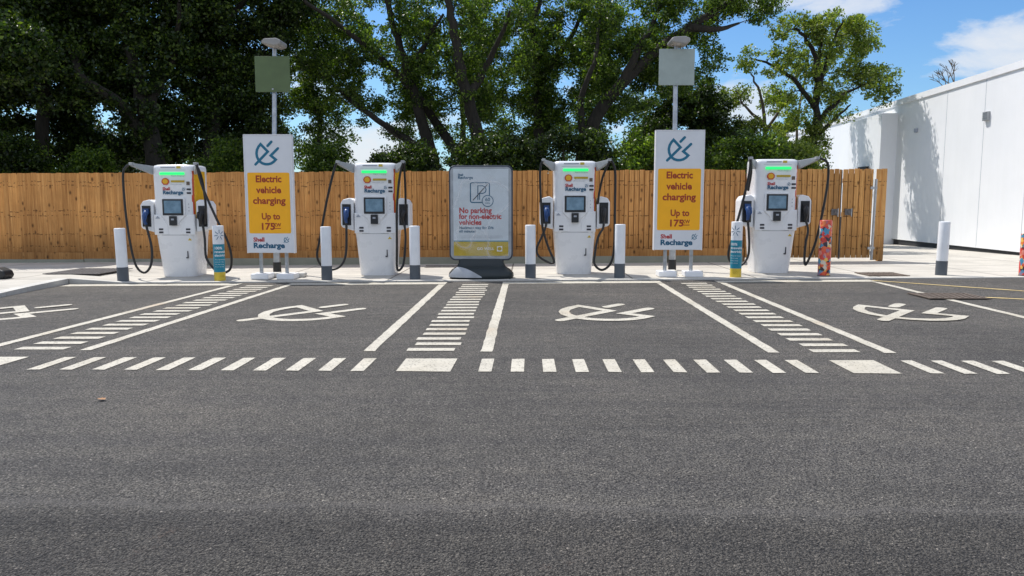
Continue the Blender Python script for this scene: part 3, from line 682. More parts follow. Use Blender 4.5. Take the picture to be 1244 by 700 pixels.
for i, t in enumerate(trees_of):
    t.location = (CX[i], 13.42, HP(CX[i], 13.42)-.0); t['label'] = 'white rapid '+LB[i]
    for c in CAB[i]:
        n = len(c); pts = []
        for k, (x, z) in enumerate(c):
            u = k/(n-1); y = -.32*(1-u)**1.5 + (-.05)*u - .10*math.sin(u*math.pi)*.5
            if c[-1][1] > 1.0: y = -.32+.35*u
            pts.append(Vector((x, y, z)))
        if c[-1][1] < 1.0: pts[-1].y = -.04
        ob('cable', MB().tube(catmull(pts), .021, 8), M['black'], t)

# ------------------------------------------------------------------ bollards
def round_post(r, z0, z1, n=28, dome=True):
    mb = MB(); prof_ = [(r, z0), (r, z1-.012 if dome else z1)]
    if dome: prof_ += [(r*.97, z1-.004), (r*.88, z1), (0.001, z1+.002)]
    vs = [(a*math.cos(2*math.pi*k/n), a*math.sin(2*math.pi*k/n), z) for a, z in prof_ for k in range(n)]
    mb.add(vs, [(i*n+k, i*n+(k+1) % n, (i+1)*n+(k+1) % n, (i+1)*n+k) for i in range(len(prof_)-1) for k in range(n)], True); return mb
bp = thing('bollard', (0, 0, 0), 'x', 'bollard', 'plain white bollards with grey feet')
ob('sleeve', round_post(.088, .24, .90), M['bollard'], bp); ob('foot', round_post(.091, -.02, .24, dome=False), M['bollard_grey'], bp)
BL = [(-6.87, 12.70, 'plain white bollard with grey foot, left of the first charger by the fence end', .018),
      (-3.40, 12.74, 'plain white bollard left of the second charger, between it and the charging sign', 0),
      (-1.91, 12.80, 'plain white bollard between the second charger and the grey parking sign', 0),
      (.05, 12.84, 'plain white bollard between the grey parking sign and the third charger', .006),
      (1.555, 12.82, 'plain white bollard between the third charger and the second yellow sign', 0),
      (7.00, 12.95, 'plain white bollard standing alone in front of the white building', -.012)]
for i, (x, y, lb, tilt) in enumerate(BL):
    o = bp if i == 0 else copy_tree(bp); o.location = (x, y, HP(x, y)); o['label'] = lb; o.rotation_euler = (0, -tilt, 0)

def on_cyl(me_mb, r, rz=0):                # wrap xz-plane lettering (x -> arc) round a post, facing -y
    bm = bmesh.new(); me = flat_me(me_mb, 'lettering'); bm.from_mesh(me); bmesh.ops.triangulate(bm, faces=bm.faces)
    for _ in range(2):
        es = [e for e in bm.edges if abs(e.verts[0].co.x-e.verts[1].co.x) > .012]
        if es: bmesh.ops.subdivide_edges(bm, edges=es, cuts=1); bmesh.ops.triangulate(bm, faces=bm.faces)
    for v in bm.verts:
        a = v.co.x/r+rz; v.co = Vector((r*math.sin(a), -r*math.cos(a), v.co.z))
    bm.to_mesh(me); bm.free(); return me
def wrapped(x, y, label, turn):
    t = thing('wrapped_bollard', (x, y, HP(x, y)), label, 'bollard', 'bollards in printed teal wraps')
    ob('sleeve', round_post(.092, .62, .93), M['bollard'], t); ob('teal_band', round_post(.0925, .15, .62, dome=False), M['wteal'], t); ob('yellow_foot', round_post(.0925, -.02, .15, dome=False), M['wyellow'], t)
    mb = text_parts([('100%', -.075, .535, .062, .025, 'LEFT'), ('renewable', -.075, .475, .056, .025, 'LEFT'), ('electricity', -.075, .415, .056, .025, 'LEFT'),
                     ('Powering the chargers', -.07, .355, .022, 0, 'LEFT'), ('at this site today', -.07, .315, .022, 0, 'LEFT'), ('with clean energy', -.07, .275, .022, 0, 'LEFT'), ('for your journey', -.07, .235, .022, 0, 'LEFT')], 0)
    ob('lettering', on_cyl(mb, .0945, turn), M['white'], t)
    sb = MB()
    for k in range(7):
        a = R(-60+50*k); c = Vector((.02, .775)); p = c+Vector((math.cos(a), math.sin(a)))*.03; q = c+Vector((math.cos(a), math.sin(a)))*.085
        vs, fs = stroke([p, q], .010); sb.add([(v[0], 0, v[1]) for v in vs], fs)
    sb.v = [(a, 0, c) for a, _, c in sb.v]
    ob('star_mark', on_cyl(sb, .0945, turn), M['navy'], t)
    mb = text_parts([('GO', .0, .065, .05, .01, 'LEFT')], 0); ob('lettering', on_cyl(mb, .0945, turn), M['mustard'], t)
wrapped(-5.22, 12.72, 'white, teal and yellow printed bollard beside the leftmost charger, 100% lettering', .35)
wrapped(3.50, 12.80, 'white, teal and yellow printed bollard right of the second yellow sign', -.75)
t = thing('patterned_bollard', (5.02, 12.92, HP(5.02, 12.92)), 'bollard in a busy red, blue and orange printed wrap beside the rightmost charger', 'bollard')
ob('sleeve', round_post(.10, .0, .94), M['wrap'], t); ob('foot_ring', round_post(.104, -.02, .015, dome=False), M['cast'], t)
t = thing('patterned_bollard', (8.262, 12.72, HP(8.2, 12.7)), 'red and orange printed bollard cut by the right edge of the photo', 'bollard')
ob('sleeve', round_post(.10, .0, .70), M['wrap'], t); ob('foot_ring', round_post(.104, -.02, .015, dome=False), M['cast'], t)

# ------------------------------------------------------------------ yellow signs
def yellow_sign(x, z0, label):
    t = thing('charging_sign', (x, 13.0, 0), label, 'sign', 'tall yellow and white charging signs'); g = HP(x, 13.0)
    W, Hh = .80, 1.99
    ob('panel', MB().box((0, 0, z0+Hh/2), (W, .11, Hh)), M['panel'], t, bevel=.008)
    ob('edge_trim', MB().box((-W/2-.004, 0, z0+Hh/2), (.012, .12, Hh+.01)).box((W/2+.004, 0, z0+Hh/2), (.012, .12, Hh+.01)).box((0, 0, z0+Hh+.008), (W+.02, .12, .014)), M['white2'], t)
    yf = -.0565
    yb = MB(); r = .025; zz0, zz1 = z0+.335, z0+1.365; poly = []
    for cx, cz, a0 in ((W/2-.04-r, zz0+r, -90), (W/2-.04-r, zz1-r, 0), (-W/2+.04+r, zz1-r, 90), (-W/2+.04+r, zz0+r, 180)):
        poly += [(cx+r*math.cos(R(a0+k*22.5)), cz+r*math.sin(R(a0+k*22.5))) for k in range(5)]
    yb.prism(poly, yf-.002, yf+.004); yp = ob('yellow_field', yb, M['yellow'], t)
    b = .03
    ob('lettering', flat_me(text_parts([('Electric', 0, z0+1.205, .158, b, 'CENTER', .44), ('vehicle', 0, z0+1.02, .158, b, 'CENTER', .43), ('charging', 0, z0+.84, .158, b, 'CENTER', .56),
        ('Up to', .02, z0+.575, .150, b, 'CENTER', .315), ('175', -.17, z0+.40, .158, b, 'LEFT', .225), ('KW', .065, z0+.45, .085, b, 'LEFT', .125)], yf-.0035), 'lettering').copy() if False else flat_me(text_parts([('Electric', 0, z0+1.205, .158, b, 'CENTER', .44), ('vehicle', 0, z0+1.02, .158, b, 'CENTER', .43), ('charging', 0, z0+.84, .158, b, 'CENTER', .56),
        ('Up to', .02, z0+.575, .150, b, 'CENTER', .315), ('175', -.17, z0+.40, .158, b, 'LEFT', .225), ('KW', .065, z0+.45, .085, b, 'LEFT', .125)], yf-.0035), 'lettering'), M['red'], yp)
    ob('underline', MB().box((.127, yf-.003, z0+.42), (.12, .002, .012)), M['red'], yp)
    ob('plug_logo', flat_me(glyph_xz(-.02, z0+1.69, .425, yf-.001), 'plug_logo'), M['teal'], t)
    ob('plug_logo', flat_me(glyph_xz(.275, z0+.225, .10, yf-.001), 'plug_logo'), M['teal'], t)
    ob('lettering', flat_me(text_parts([('Shell', -.295, z0+.195, .098, .035, 'LEFT', .19)], yf-.001), 'lettering'), M['shred'], t)
    ob('lettering', flat_me(text_parts([('Recharge', -.30, z0+.085, .125, .04, 'LEFT', .54)], yf-.001), 'lettering'), M['navy'], t)
    for lx in (-.20, .245):
        ob('leg', MB().cyl((lx, .02, g+.08), (lx, .02, z0+.02), .032, n=16), M['steel'], t)
        fo = MB(); fo.box((lx+.02, .0, g+.048), (.30, .34, .095)); ob('foot_block', fo, M['white2'], t, bevel=.015)
        f2 = MB(); f2.box((lx+.15, .26, g+.045), (.20, .20, .08)); ob('foot_weight', f2, M['kerb'], t, bevel=.02)
    return t
yellow_sign(-4.41, .43, 'tall yellow and white charging sign beneath the green plate, nearer the first charger')
yellow_sign(2.55, .49, 'tall yellow and white charging sign beneath the pale plate, nearer the fourth charger')

# lamp posts with blank plates
def lamp_post(x, y, mat, label, zs, xo):
    g = HP(x, y); t = thing('lamp_post', (x, y, g), label, 'lamp post', 'slim galvanised lamp posts behind the yellow signs')
    ob('pole', MB().tube([(0, 0, 0), (0, 0, 1.6), (.0, 0, 1.62), (xo, 0, 4.15-g)], [.062, .062, .045, .040], 18), M['steel'], t)
    ob('sleeve', MB().cyl((0, 0, -.02), (0, 0, .20), .075, n=18), M['black'], t)
    px = xo*.65
    ob('plate', MB().box((px, -.07, zs), (.64, .022, .64)), M[mat], t, bevel=.004)
    ob('fixing', MB().box((px, -.085, zs-.27), (.03, .01, .03)).box((px-.01, -.02, zs), (.12, .06, .5)), M['steel'], t)
    lx = xo+.02; mb = MB(); poly = [(-.17, 4.17), (-.16, 4.13), (.08, 4.09), (.17, 4.12), (.18, 4.19), (.10, 4.225), (-.12, 4.215)]
    mb.prism([(lx+a, b-g) for a, b in poly], -.30, .12); hd = ob('lamp_head', mb, M['lightgrey'], t, bevel=.02)
    ob('lens', MB().box((lx, -.14, 4.115-g), (.24, .22, .03), ry=.1), M['lens'], hd, bevel=.01)
    return t
lamp_post(-4.73, 14.2, 'plateg', 'slim lamp post carrying a blank olive green plate above the left yellow sign', 3.65, .09)
lamp_post(2.70, 14.2, 'plate', 'slim lamp post carrying a blank pale grey plate above the right yellow sign', 3.69, -.02)

# ------------------------------------------------------------------ parking notice sign
t = thing('parking_notice_sign', (-.79, 12.9, HP(-.79, 12.9)), 'grey framed swing sign reading no parking for non-electric vehicles, on a dark base', 'sign')
g = t.location.z; gz = lambda z: z-g
def rrect(w, z0, z1, r, y0, y1, cx=0):
    poly = []
    for ax, az, a0 in ((w-r, z0+r, -90), (w-r, z1-r, 0), (-w+r, z1-r, 90), (-w+r, z0+r, 180)):
        poly += [(cx+ax+r*math.cos(R(a0+k*15)), az+r*math.sin(R(a0+k*15))) for k in range(7)]
    return MB().prism(poly, y0, y1)
ob('frame', rrect(.54, gz(.31), gz(1.91), .10, -.03, .05), M['frame'], t, bevel=.012, seg=3)
ob('inner_frame', rrect(.515, gz(.335), gz(1.885), .085, -.036, -.01), M['silver'], t, bevel=.004)
ps = ob('poster', MB().box((0, -.038, gz(1.12)), (.93, .006, 1.46)), M['poster'], t)
ob('poster_band', MB().box((0, -.0425, gz(.51)), (.925, .003, .24)), M['mustard'], ps)
ob('poster_line', MB().box((0, -.0425, gz(.64)), (.925, .003, .016)), M['wteal'], ps)
pm = MB(); pc = (.02, 1.47)
def outline(poly, w, y):
    mb = MB(); vs, fs = stroke(poly+[poly[0], poly[1]], w, False, False); mb.add([(v[0], y, v[1]) for v in vs], fs[:-1]); return mb
def rr2(cx, cz, w, h, r):
    p = []
    for ax, az, a0 in ((w-r, -h+r, -90), (w-r, h-r, 0), (-w+r, h-r, 90), (-w+r, -h+r, 180)): p += [(cx+ax+r*math.cos(R(a0+k*22.5)), cz+az+r*math.sin(R(a0+k*22.5))) for k in range(5)]
    return p
mb = outline(rr2(-.015, gz(1.455), .16, .165, .03), .018, -.043)
pp = [(-.05, gz(1.34)), (-.05, gz(1.57)), (.03, gz(1.57)), (.075, gz(1.55)), (.09, gz(1.505)), (.075, gz(1.46)), (.03, gz(1.44)), (-.02, gz(1.44)), (-.02, gz(1.34))]
vs, fs = stroke(pp, .014); mb.add([(v[0], -.0436, v[1]) for v in vs], fs); ob('parking_symbol', flat_me(mb, 'parking_symbol'), M['navy'], ps)
vs, fs = stroke([(-.13, gz(1.33)), (.11, gz(1.59))], .014); mb = MB().add([(v[0], -.0442, v[1]) for v in vs], fs); ob('strike_line', flat_me(mb, 'strike_line'), M['ink'], ps)
circ = [(.115+.093*math.cos(k*math.pi/14), gz(1.315)+.093*math.sin(k*math.pi/14)) for k in range(28)]
ob('time_disc', MB().prism(circ, -.0455, -.0415), M['poster'], ps)
mb = outline(circ, .012, -.0462); mb2 = text_parts([('60', .115, gz(1.312), .085, .015, 'CENTER'), ('mins', .115, gz(1.268), .045, .01, 'CENTER')], -.0464); mb.add(mb2.v, mb2.f); ob('lettering', flat_me(mb, 'lettering'), M['navy'], ps)
ob('lettering', flat_me(text_parts([('No parking', -.37, gz(1.115), .125, .032, 'LEFT', .55), ('for non-electric', -.37, gz(1.015), .125, .032, 'LEFT', .72), ('vehicles', -.37, gz(.915), .125, .032, 'LEFT', .385)], -.0432), 'lettering'), M['shred'], ps)
ob('lettering', flat_me(text_parts([('Shell', -.385, gz(1.735), .05, .035, 'LEFT', .09), ('Recharge', -.385, gz(1.685), .062, .035, 'LEFT', .25), ('Maximum stay for EVs', -.37, gz(.845), .062, .03, 'LEFT', .58), ('60 minutes', -.37, gz(.785), .062, .03, 'LEFT', .28)], -.0432), 'lettering'), M['navy'], ps)
mb = MB()
for z in (.725, .695): mb.box((0, -.0432, gz(z)), (.74, .001, .006))
ob('small_print', mb, M['label'], ps)
ob('lettering', flat_me(text_parts([('GO WELL', -.07, gz(.49), .062, .01, 'LEFT', .29)], -.0448), 'lettering'), M['white'], ps)
ob('emblem_tile', MB().box((.315, -.0445, gz(.51)), (.09, .002, .09)), M['white'], ps)
ob('emblem', scallop(.07, .315, gz(.51), -.048, -.046), M['mustard'], ps)
ob('cover_sheet', grid(lambda u, v: (-.48+.96*u, -.054-.006*math.sin(5*u+9*v)*math.sin(7*v+2), gz(.36)+1.50*v), 24, 36, 'cover_sheet'), M['cover'], t)
for p in bpy.data.meshes['cover_sheet'].polygons: p.use_smooth = True
# base: dark body with silver swoosh
def loft_base(levels, name, mat, n=36, par=t, half=None):
    mb = MB(); vs = []
    for z, a, b in levels:
        for k in range(n):
            th = 2*math.pi*k/n; c, s = math.cos(th), math.sin(th); e = .75
            vs.append((a*math.copysign(abs(c)**e, c), .0+b*math.copysign(abs(s)**e, s), z))
    mb.add(vs, [(i*n+k, i*n+(k+1) % n, (i+1)*n+(k+1) % n, (i+1)*n+k) for i in range(len(levels)-1) for k in range(n)], True)
    mb.add(vs[-n:], [tuple(range(n))]); return ob(name, mb, M[mat], par)
loft_base([(0, .53, .26), (.035, .555, .28), (.09, .55, .27), (.15, .50, .22), (.20, .42, .13), (.26, .385, .07), (.33, .38, .05)], 'base', 'dkbase')
mb = MB(); vs = []
for i in range(13):                        # silver shield on the left front of the base
    u = i/12; x = -.535+.56*u; 
    for j in range(7):
        v = j/6; zt = .175*math.sin(min(1, (1-u)*1.25+.05)*math.pi/2)*(1-.25*(1-min(1, u*4)))*(.35+.65*min(1, u*5)); z = .03+zt*v
        bb = .285-.05*(z/.175)**2; aa = .565-.05*(z/.15)**2; s = max(0, 1-(abs(x)/max(aa, .01))**2.67)**.375; vs.append((x, -bb*s-.008, z))
mb.add(vs, [(i*7+j, (i+1)*7+j, (i+1)*7+j+1, i*7+j+1) for i in range(12) for j in range(6)], True); ob('base_shield', flat_me(mb, 'base_shield'), M['silver'], t)

# ------------------------------------------------------------------ small things
t = thing('wheel_stop', (-8.95, 12.35, HP(-8.95, 12.35)), 'black rounded rubber wheel stop lying on the pavement at the left edge', 'wheel stop')
ob('rubber_block', MB().prism([(-.35, 0), (.33, 0), (.37, .06), (.34, .14), (.22, .19), (-.35, .20)], -.12, .14), M['black'], t, bevel=.03, seg=3)
ob('reflector', MB().box((.1, -.125, .08), (.1, .006, .03)), M['cast'], t)
lf = MB(); vs, n = [], 9
prof_l = [(0, -.045), (.02, -.02), (.035, .0), (.018, .012), (.03, .03), (.008, .03), (0, .055), (-.01, .028), (-.03, .03), (-.02, .01), (-.036, -.004), (-.02, -.022)]
vs = [(0, 0, .012)]+[(a, b, .004+.25*abs(a)+.1*abs(b)) for a, b in prof_l]; lf.add(vs, [(0, k, k % 12+1) for k in range(1, 13)])
o = ob('fallen_leaf', flat_me(lf, 'fallen_leaf'), M['dry'], loc=(-2.73, 4.71, H(-2.73, 4.71)+.006)); o.rotation_euler.z = 1.1; o.scale = (.75, .75, .75); tag(o, 'single dry orange leaf lying on the dark tarmac', 'leaf')

# ------------------------------------------------------------------ trees and bushes
def leaves_mesh(name, centres, spread, per, size, flat=.75, droop=0.):
    C = np.repeat(np.array(centres, dtype=np.float64), per, axis=0); n = len(C)
    sp = np.repeat(np.array(spread, dtype=np.float64), per, axis=0)
    d = RNG.normal(size=(n, 3)); d /= np.linalg.norm(d, axis=1)[:, None]; rad = RNG.random(n)**.45
    C = C + d*rad[:, None]*sp[:, None]*np.array([1, 1, flat])
    nrm = RNG.normal(size=(n, 3))*np.array([.8, .8, .6])+np.array([0, 0, .55]); nrm /= np.linalg.norm(nrm, axis=1)[:, None]
    a = np.cross(nrm, RNG.normal(size=(n, 3))); a /= np.linalg.norm(a, axis=1)[:, None]; b = np.cross(nrm, a)
    s = size*(.6+.8*RNG.random(n))[:, None]
    V = np.stack([C-a*s*.5, C+b*s*.32+a*s*.05, C+a*s*.55-np.array([0, 0, droop])*s, C-b*s*.32+a*s*.05], axis=1).reshape(-1, 3)
    me = bpy.data.meshes.new(name); me.vertices.add(4*n); me.vertices.foreach_set('co', V.ravel().astype(np.float32))
    me.loops.add(4*n); me.loops.foreach_set('vertex_index', np.arange(4*n, dtype=np.int32))
    me.polygons.add(n); me.polygons.foreach_set('loop_start', np.arange(0, 4*n, 4, dtype=np.int32)); me.polygons.foreach_set('loop_total', np.full(n, 4, dtype=np.int32))
    me.update(); me.validate(); return me
def clump_noise(p, s, seed):
    x, y, z = p; return (math.sin(x*s+seed)+math.sin(y*s*1.3+seed*2.1)+math.sin(z*s*1.7+seed*.7)+math.sin((x+z)*s*.83+seed*3.3)+math.sin((x-z)*s*1.21+seed*1.9))/5
def tree(label, Y, limbs, blobs, r0, leaf, size, per, sp, mat='leafD', bark='bark', name='broadleaf_tree', thr=-.25, ns=1.3, depth=1.0, group=None, cat='tree', twig=1., dens=2.4, ivy=0, back=0.):
    per = int(per*.62); size *= .70; sp *= .84; thr -= .02
    base = limbs[0][0]; gx, gy = base[0], Y; gz_ = H(gx, gy)-.1
    t = thing(name, (gx, gy, gz_), label, cat, group)
    rng = random.Random(hash(label) % 9999 if False else sum(map(ord, label)))
    nodes = []; rads = []; mb = MB()
    for li, L in enumerate(limbs):
        pts = [Vector(p) for p in L]
        if li == 0 or L[0][2] < 2.4: pts = [Vector((pts[0].x, pts[0].y, gz_-.05))]+pts
        if li: 
            for k in range(len(pts)): pts[k].y += (rng.uniform(-1, 1)*.3*k)*depth if pts[k].z > 2.5 else 0
        pts = catmull([p.copy() for p in pts], 5)
        for k, p in enumerate(pts):
            if k and k < len(pts)-1: p.x += rng.uniform(-.035, .035); p.y += rng.uniform(-.05, .05)
        ra = r0 if li == 0 or pts[0].z < 2.4 else r0*.55
        if pts[0].z < 2.4 and li: ra = r0*.8
        rr = [ra*(1-.78*(k/(len(pts)-1))**.8) for k in range(len(pts))]; rr[0] *= 1.25
        mb.tube(pts, rr, 9, False); nodes += pts; rads += rr
    NP = [tuple(p) for p in nodes]; cents = []
    for (cx, cy, cz, rx, ry, rz, n) in blobs:
        for _ in range(int(n*dens)):
            for _try in range(12):
                d = Vector((rng.gauss(0, 1), rng.gauss(0, 1), rng.gauss(0, 1))).normalized()*rng.random()**.38
                p = (cx+d.x*rx, cy+back+d.y*ry, cz+d.z*rz)
                if clump_noise(p, ns, len(label)) > thr: cents.append(p); break
    low = [q for q in NP if q[2] < 6.0]
    for _ in range(ivy*2):
        q = rng.choice(low); cents.append((q[0]+rng.uniform(-.3, .3), q[1]+rng.uniform(-.35, .1), q[2]+rng.uniform(-.2, .2)))
    arr = np.array(NP); rads = list(rads)
    ca = np.array(cents); dist = np.array([np.min(((arr-c)**2).sum(1)) for c in ca]); order = np.argsort(dist)
    cap = len(arr)+len(ca)*3; buf = np.zeros((cap, 3)); buf[:len(arr)] = arr; cnt = len(arr)
    for oi in order:
        c = ca[oi]; dd = ((buf[:cnt]-c)**2).sum(1) + np.maximum(0, buf[:cnt, 2]-c[2]+.1)**2*2
        j = int(np.argmin(dd)); a = Vector(buf[j]); e = Vector(c); ln = (e-a).length
        if ln < .15: continue
        m1 = a.lerp(e, .35)+Vector((rng.uniform(-1, 1), rng.uniform(-1, 1), rng.uniform(-.3, 1)))*ln*.10
        m2 = a.lerp(e, .7)+Vector((rng.uniform(-1, 1), rng.uniform(-1, 1), rng.uniform(-.3, .8)))*ln*.10
        rb = min(rads[j]*.55, .012+.028*ln)*twig; rb = max(rb, .006)
        mb.tube([a, m1, m2, e], [rb, rb*.75, rb*.5, rb*.2], 4, False)
        for q, k in ((m1, .75), (m2, .5), (e, .25)): buf[cnt] = q; rads.append(rb*k); cnt += 1
    shf = lambda me: me
    mb.v = [(a-gx, b-gy, c-gz_) for a, b, c in mb.v]
    me = bpy.data.meshes.new('trunk'); me.from_pydata(mb.v, [], mb.f); me.polygons.foreach_set('use_smooth', [True]*len(mb.f)); me.update(); ob('trunk', me, M[bark], t)
    cl = [(a-gx, b-gy, c-gz_) for a, b, c in cents]
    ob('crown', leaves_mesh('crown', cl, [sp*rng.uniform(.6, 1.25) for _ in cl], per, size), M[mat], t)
    return t

def rescale(T, k): return [[(a*k, b*k, 1.25+(c-1.25)*k) for a, b, c in L] for L in T]
TR = dict(
T0=[[(-12.64, 19.6, 1.95), (-12.4, 19.6, 3.87), (-12.48, 19.6, 5.66), (-12.53, 19.6, 7.79)]],
T1=[[(-9.78, 20, 2.09), (-9.97, 20, 3.37), (-10.19, 20, 4.63), (-10.44, 20, 5.87), (-10.54, 20, 7.91)], [(-10.12, 20, 3.16), (-10.55, 19.7, 3.9), (-11.17, 19.4, 4.42), (-11.6, 19.2, 5.26), (-12.01, 19, 5.63)], [(-9.91, 20, 2.94), (-9.79, 20, 4.0), (-9.4, 20, 5.25), (-8.71, 20, 6.28)]],
T2=[[(-9.92+1, 21.5, 2.15), (-9.8+1, 21.5, 4.2), (-9.88+1, 21.5, 6.44), (-9.84+1, 21.5, 8.62)], [(-8.82, 21.5, 5.33), (-8.31, 21.5, 6.43), (-7.3, 21.5, 7.52)], [(-8.84, 21.5, 3.98), (-8.25, 21.5, 4.88), (-7.5, 21.5, 5.54)]],
T3=[[(-2.7, 22, 2.17), (-3.04, 22, 3.68), (-3.42, 22, 5.06), (-3.86, 22, 6.53), (-4.18, 22, 8.09)], [(-1.8, 22, 2.17), (-2.5, 22, 3.33), (-3.19, 22, 4.37), (-4.0, 22, 5.22), (-4.92, 22, 5.97), (-5.96, 22, 6.65)], [(-2.86, 22, 2.75), (-3.68, 22, 3.22), (-4.1, 22, 3.52), (-5.2, 22, 4.31), (-5.66, 22, 4.7), (-6.46, 22, 5.29)], [(-3.38, 22, 4.6), (-2.94, 22, 5.62), (-2.35, 22, 6.52)]],
T4=[[(-1.2, 21, 2.12), (-1.42, 21, 3.23), (-1.77, 21, 4.66), (-1.98, 21, 5.85), (-2.17, 21, 6.92), (-2.33, 21, 8.39)], [(-1.64, 21, 4.11), (-1.03, 21, 5.2), (-.48, 21, 6.27)]],
T5=[[(.35, 23.5, 2.23), (.34, 23.5, 3.71), (.26, 23.5, 5.18), (.16, 23.5, 6.39), (-.04, 23.5, 8.29)], [(.26, 23.5, 4.94), (1.2, 23.5, 6.14), (1.92, 23.5, 7.57)], [(.08, 23.5, 6.63), (.33, 23.5, 7.34), (-.04, 23.5, 8.05)]],
T6=[[(1.47, 21.5, 2.14), (1.84, 21.5, 3.5), (2.47, 21.5, 4.44), (3.36, 21.5, 5.32), (4.42, 21.5, 6.08), (5.12, 21.5, 6.51), (5.78, 21.5, 6.92), (6.66, 21.5, 7.09)], [(2.58, 21.5, 4.55), (3.02, 21.5, 5.5), (3.56, 21.5, 6.37), (3.87, 21.5, 7.67)], [(4.42, 21.5, 6.08), (5.14, 21.5, 6.01), (5.91, 21.5, 6.31)], [(1.62, 21.5, 2.94), (1.45, 21.5, 3.95), (1.78, 21.5, 5.06), (1.99, 21.5, 6.38)]],
T7=[[(9.88, 27, 2.36), (9.96, 27, 3.78), (9.99, 27, 5.18), (9.86, 27, 6.28), (9.49, 27, 6.97), (9.12, 27, 7.25)], [(9.97, 27, 4.9), (10.29, 27, 6.01), (10.53, 27, 6.83), (10.64, 27, 7.43)], [(9.95, 27, 4.06), (10.63, 27, 4.76), (11.17, 27, 5.17), (11.91, 27, 5.5)], [(9.93, 27, 4.62), (9.18, 27, 5.6), (8.46, 27, 6.15), (7.75, 27, 6.29)], [(9.84, 27, 3.36), (10.38, 27, 4.06), (11.06, 27, 4.67)], [(9.82, 27, 5.73), (10.13, 27, 6.56), (10.17, 27, 7.38)]],
T8=[[(5.57, 25, 2.29), (5.59, 25, 3.6), (5.64, 25, 4.3)]],
T9=[[(7.72, 25.5, 2.3), (7.8, 25.5, 3.64), (7.63, 25.5, 4.7), (7.26, 25.5, 5.49)], [(7.8, 25.5, 3.64), (8.31, 25.5, 4.44), (8.69, 25.5, 4.83)], [(7.74, 25.5, 3.91), (7.1, 25.5, 4.44), (6.74, 25.5, 4.97)]],
T10=[[(-6.63, 24, 2.25), (-6.52, 24, 3.53), (-6.69, 24, 4.79), (-6.86, 24, 6.03)]])
GT = 'tall trees behind the fence'
tree('dense dark tree filling the far left above the fence', 19.6, TR['T0'], [(-13.4, 20, 5.0, 2.6, 1.6, 3.4, 330), (-12.0, 20, 7.6, 2.8, 1.6, 1.8, 160), (-11.9, 17.2, 4.7, 1.3, .8, .7, 80)], .26, 'leafD', .13, 170, .42, group=GT, thr=-.42, ivy=12)
tree('dark ivy-clad tree with a pale bare side limb behind the first charger', 20, TR['T1'], [(-10.9, 21.0, 6.2, 2.4, 1.6, 2.6, 230), (-11.3, 21.2, 3.2, 2.0, 1.0, 1.4, 150), (-9.9, 20.3, 7.8, 2.2, 1.5, 1.2, 90)], .33, 'leafD', .13, 170, .42, group=GT, thr=-.28, ns=1.9, ivy=30)
tree('dark upright tree just left of the olive green plate', 21.5, TR['T2'], [(-8.6, 22, 6.6, 2.0, 1.5, 2.2, 190), (-8.5, 22.2, 3.6, 1.6, 1.0, 1.7, 150), (-6.9, 22, 7.2, 1.3, 1.2, 1.0, 45)], .30, 'leafD', .12, 170, .40, group=GT, thr=-.24, ns=2.1, ivy=40)
V = dict(mat='leafM', group=GT)
tree('many-stemmed tree fanning out leftward behind the second charger', 22, TR['T3'], [(-4.1, 22.4, 5.9, 2.9, 1.6, 2.5, 190), (-5.9, 22.2, 5.6, 1.3, 1.2, 1.5, 50), (-3.4, 22.4, 3.9, 1.3, 1.0, .9, 40)], .25, 'leafM', .10, 90, .28, thr=-.08, ns=3.6, ivy=12, dens=3.5, back=.45, **V)
tree('tree with one thick straight leaning trunk above the grey parking sign', 21, TR['T4'], [(-1.7, 21.7, 6.0, 2.1, 1.4, 2.4, 120), (-1.4, 21.9, 3.9, 1.4, 1.0, .9, 26)], .27, 'leafM', .10, 90, .28, thr=-.04, ns=3.8, ivy=8, dens=3.5, back=.45, **V)
tree('upright forked tree behind the third charger', 23.5, TR['T5'], [(.5, 23.9, 6.0, 2.7, 1.6, 2.7, 210), (.6, 23.9, 3.7, 1.9, 1.1, 1.2, 80)], .25, 'leafM', .105, 95, .29, thr=-.12, ns=3.5, ivy=25, dens=3.5, back=.2, **V)
tree('tree with a heavy limb sweeping right over the pale plate', 21.5, TR['T6'], [(3.0, 22.0, 6.3, 2.4, 1.5, 1.8, 150), (2.4, 22, 4.7, 1.4, 1.2, 1.3, 50), (5.4, 21.7, 6.75, 1.7, 1.0, .55, 62), (4.3, 21.9, 5.2, 1.3, 1., 1.0, 44)], .25, 'leafM', .10, 90, .28, thr=-.08, ns=3.7, ivy=10, dens=3.5, back=.35, **V)
K = 24.4/27
TR['T7'] = rescale(TR['T7'], K)
tree('airy rounded tree with visible limbs left of the white building', 24.4, TR['T7'], [(a*K, b*K, 1.25+(c-1.25)*K, d*K, e*K, f*K, g) for a, b, c, d, e, f, g in [(9.2, 27, 7.3, 1.1, 1.0, .5, 30), (10.6, 27, 7.3, 1.0, 1, .6, 34), (11.8, 27, 5.7, .9, .9, .5, 24), (11.2, 27, 6.5, .9, .9, .7, 30), (8.1, 27, 6.2, 1.1, .9, .5, 22), (10.0, 27, 5.9, 2.0, 1.2, 1.2, 60), (10.0, 27, 4.4, 1.4, 1.0, .8, 30), (9.4, 27, 3.1, 1.15, 1.0, 1.2, 70)]]+[(10.2, 25.3, 6.7, 1.0, .8, .7, 30), (10.5, 23.3, 4.75, .55, .6, .6, 20)], .17, 'leafL', .11, 34, .20, mat='leafL', bark='bark', group=GT, thr=-.02, ns=5., twig=1.1, dens=4.)
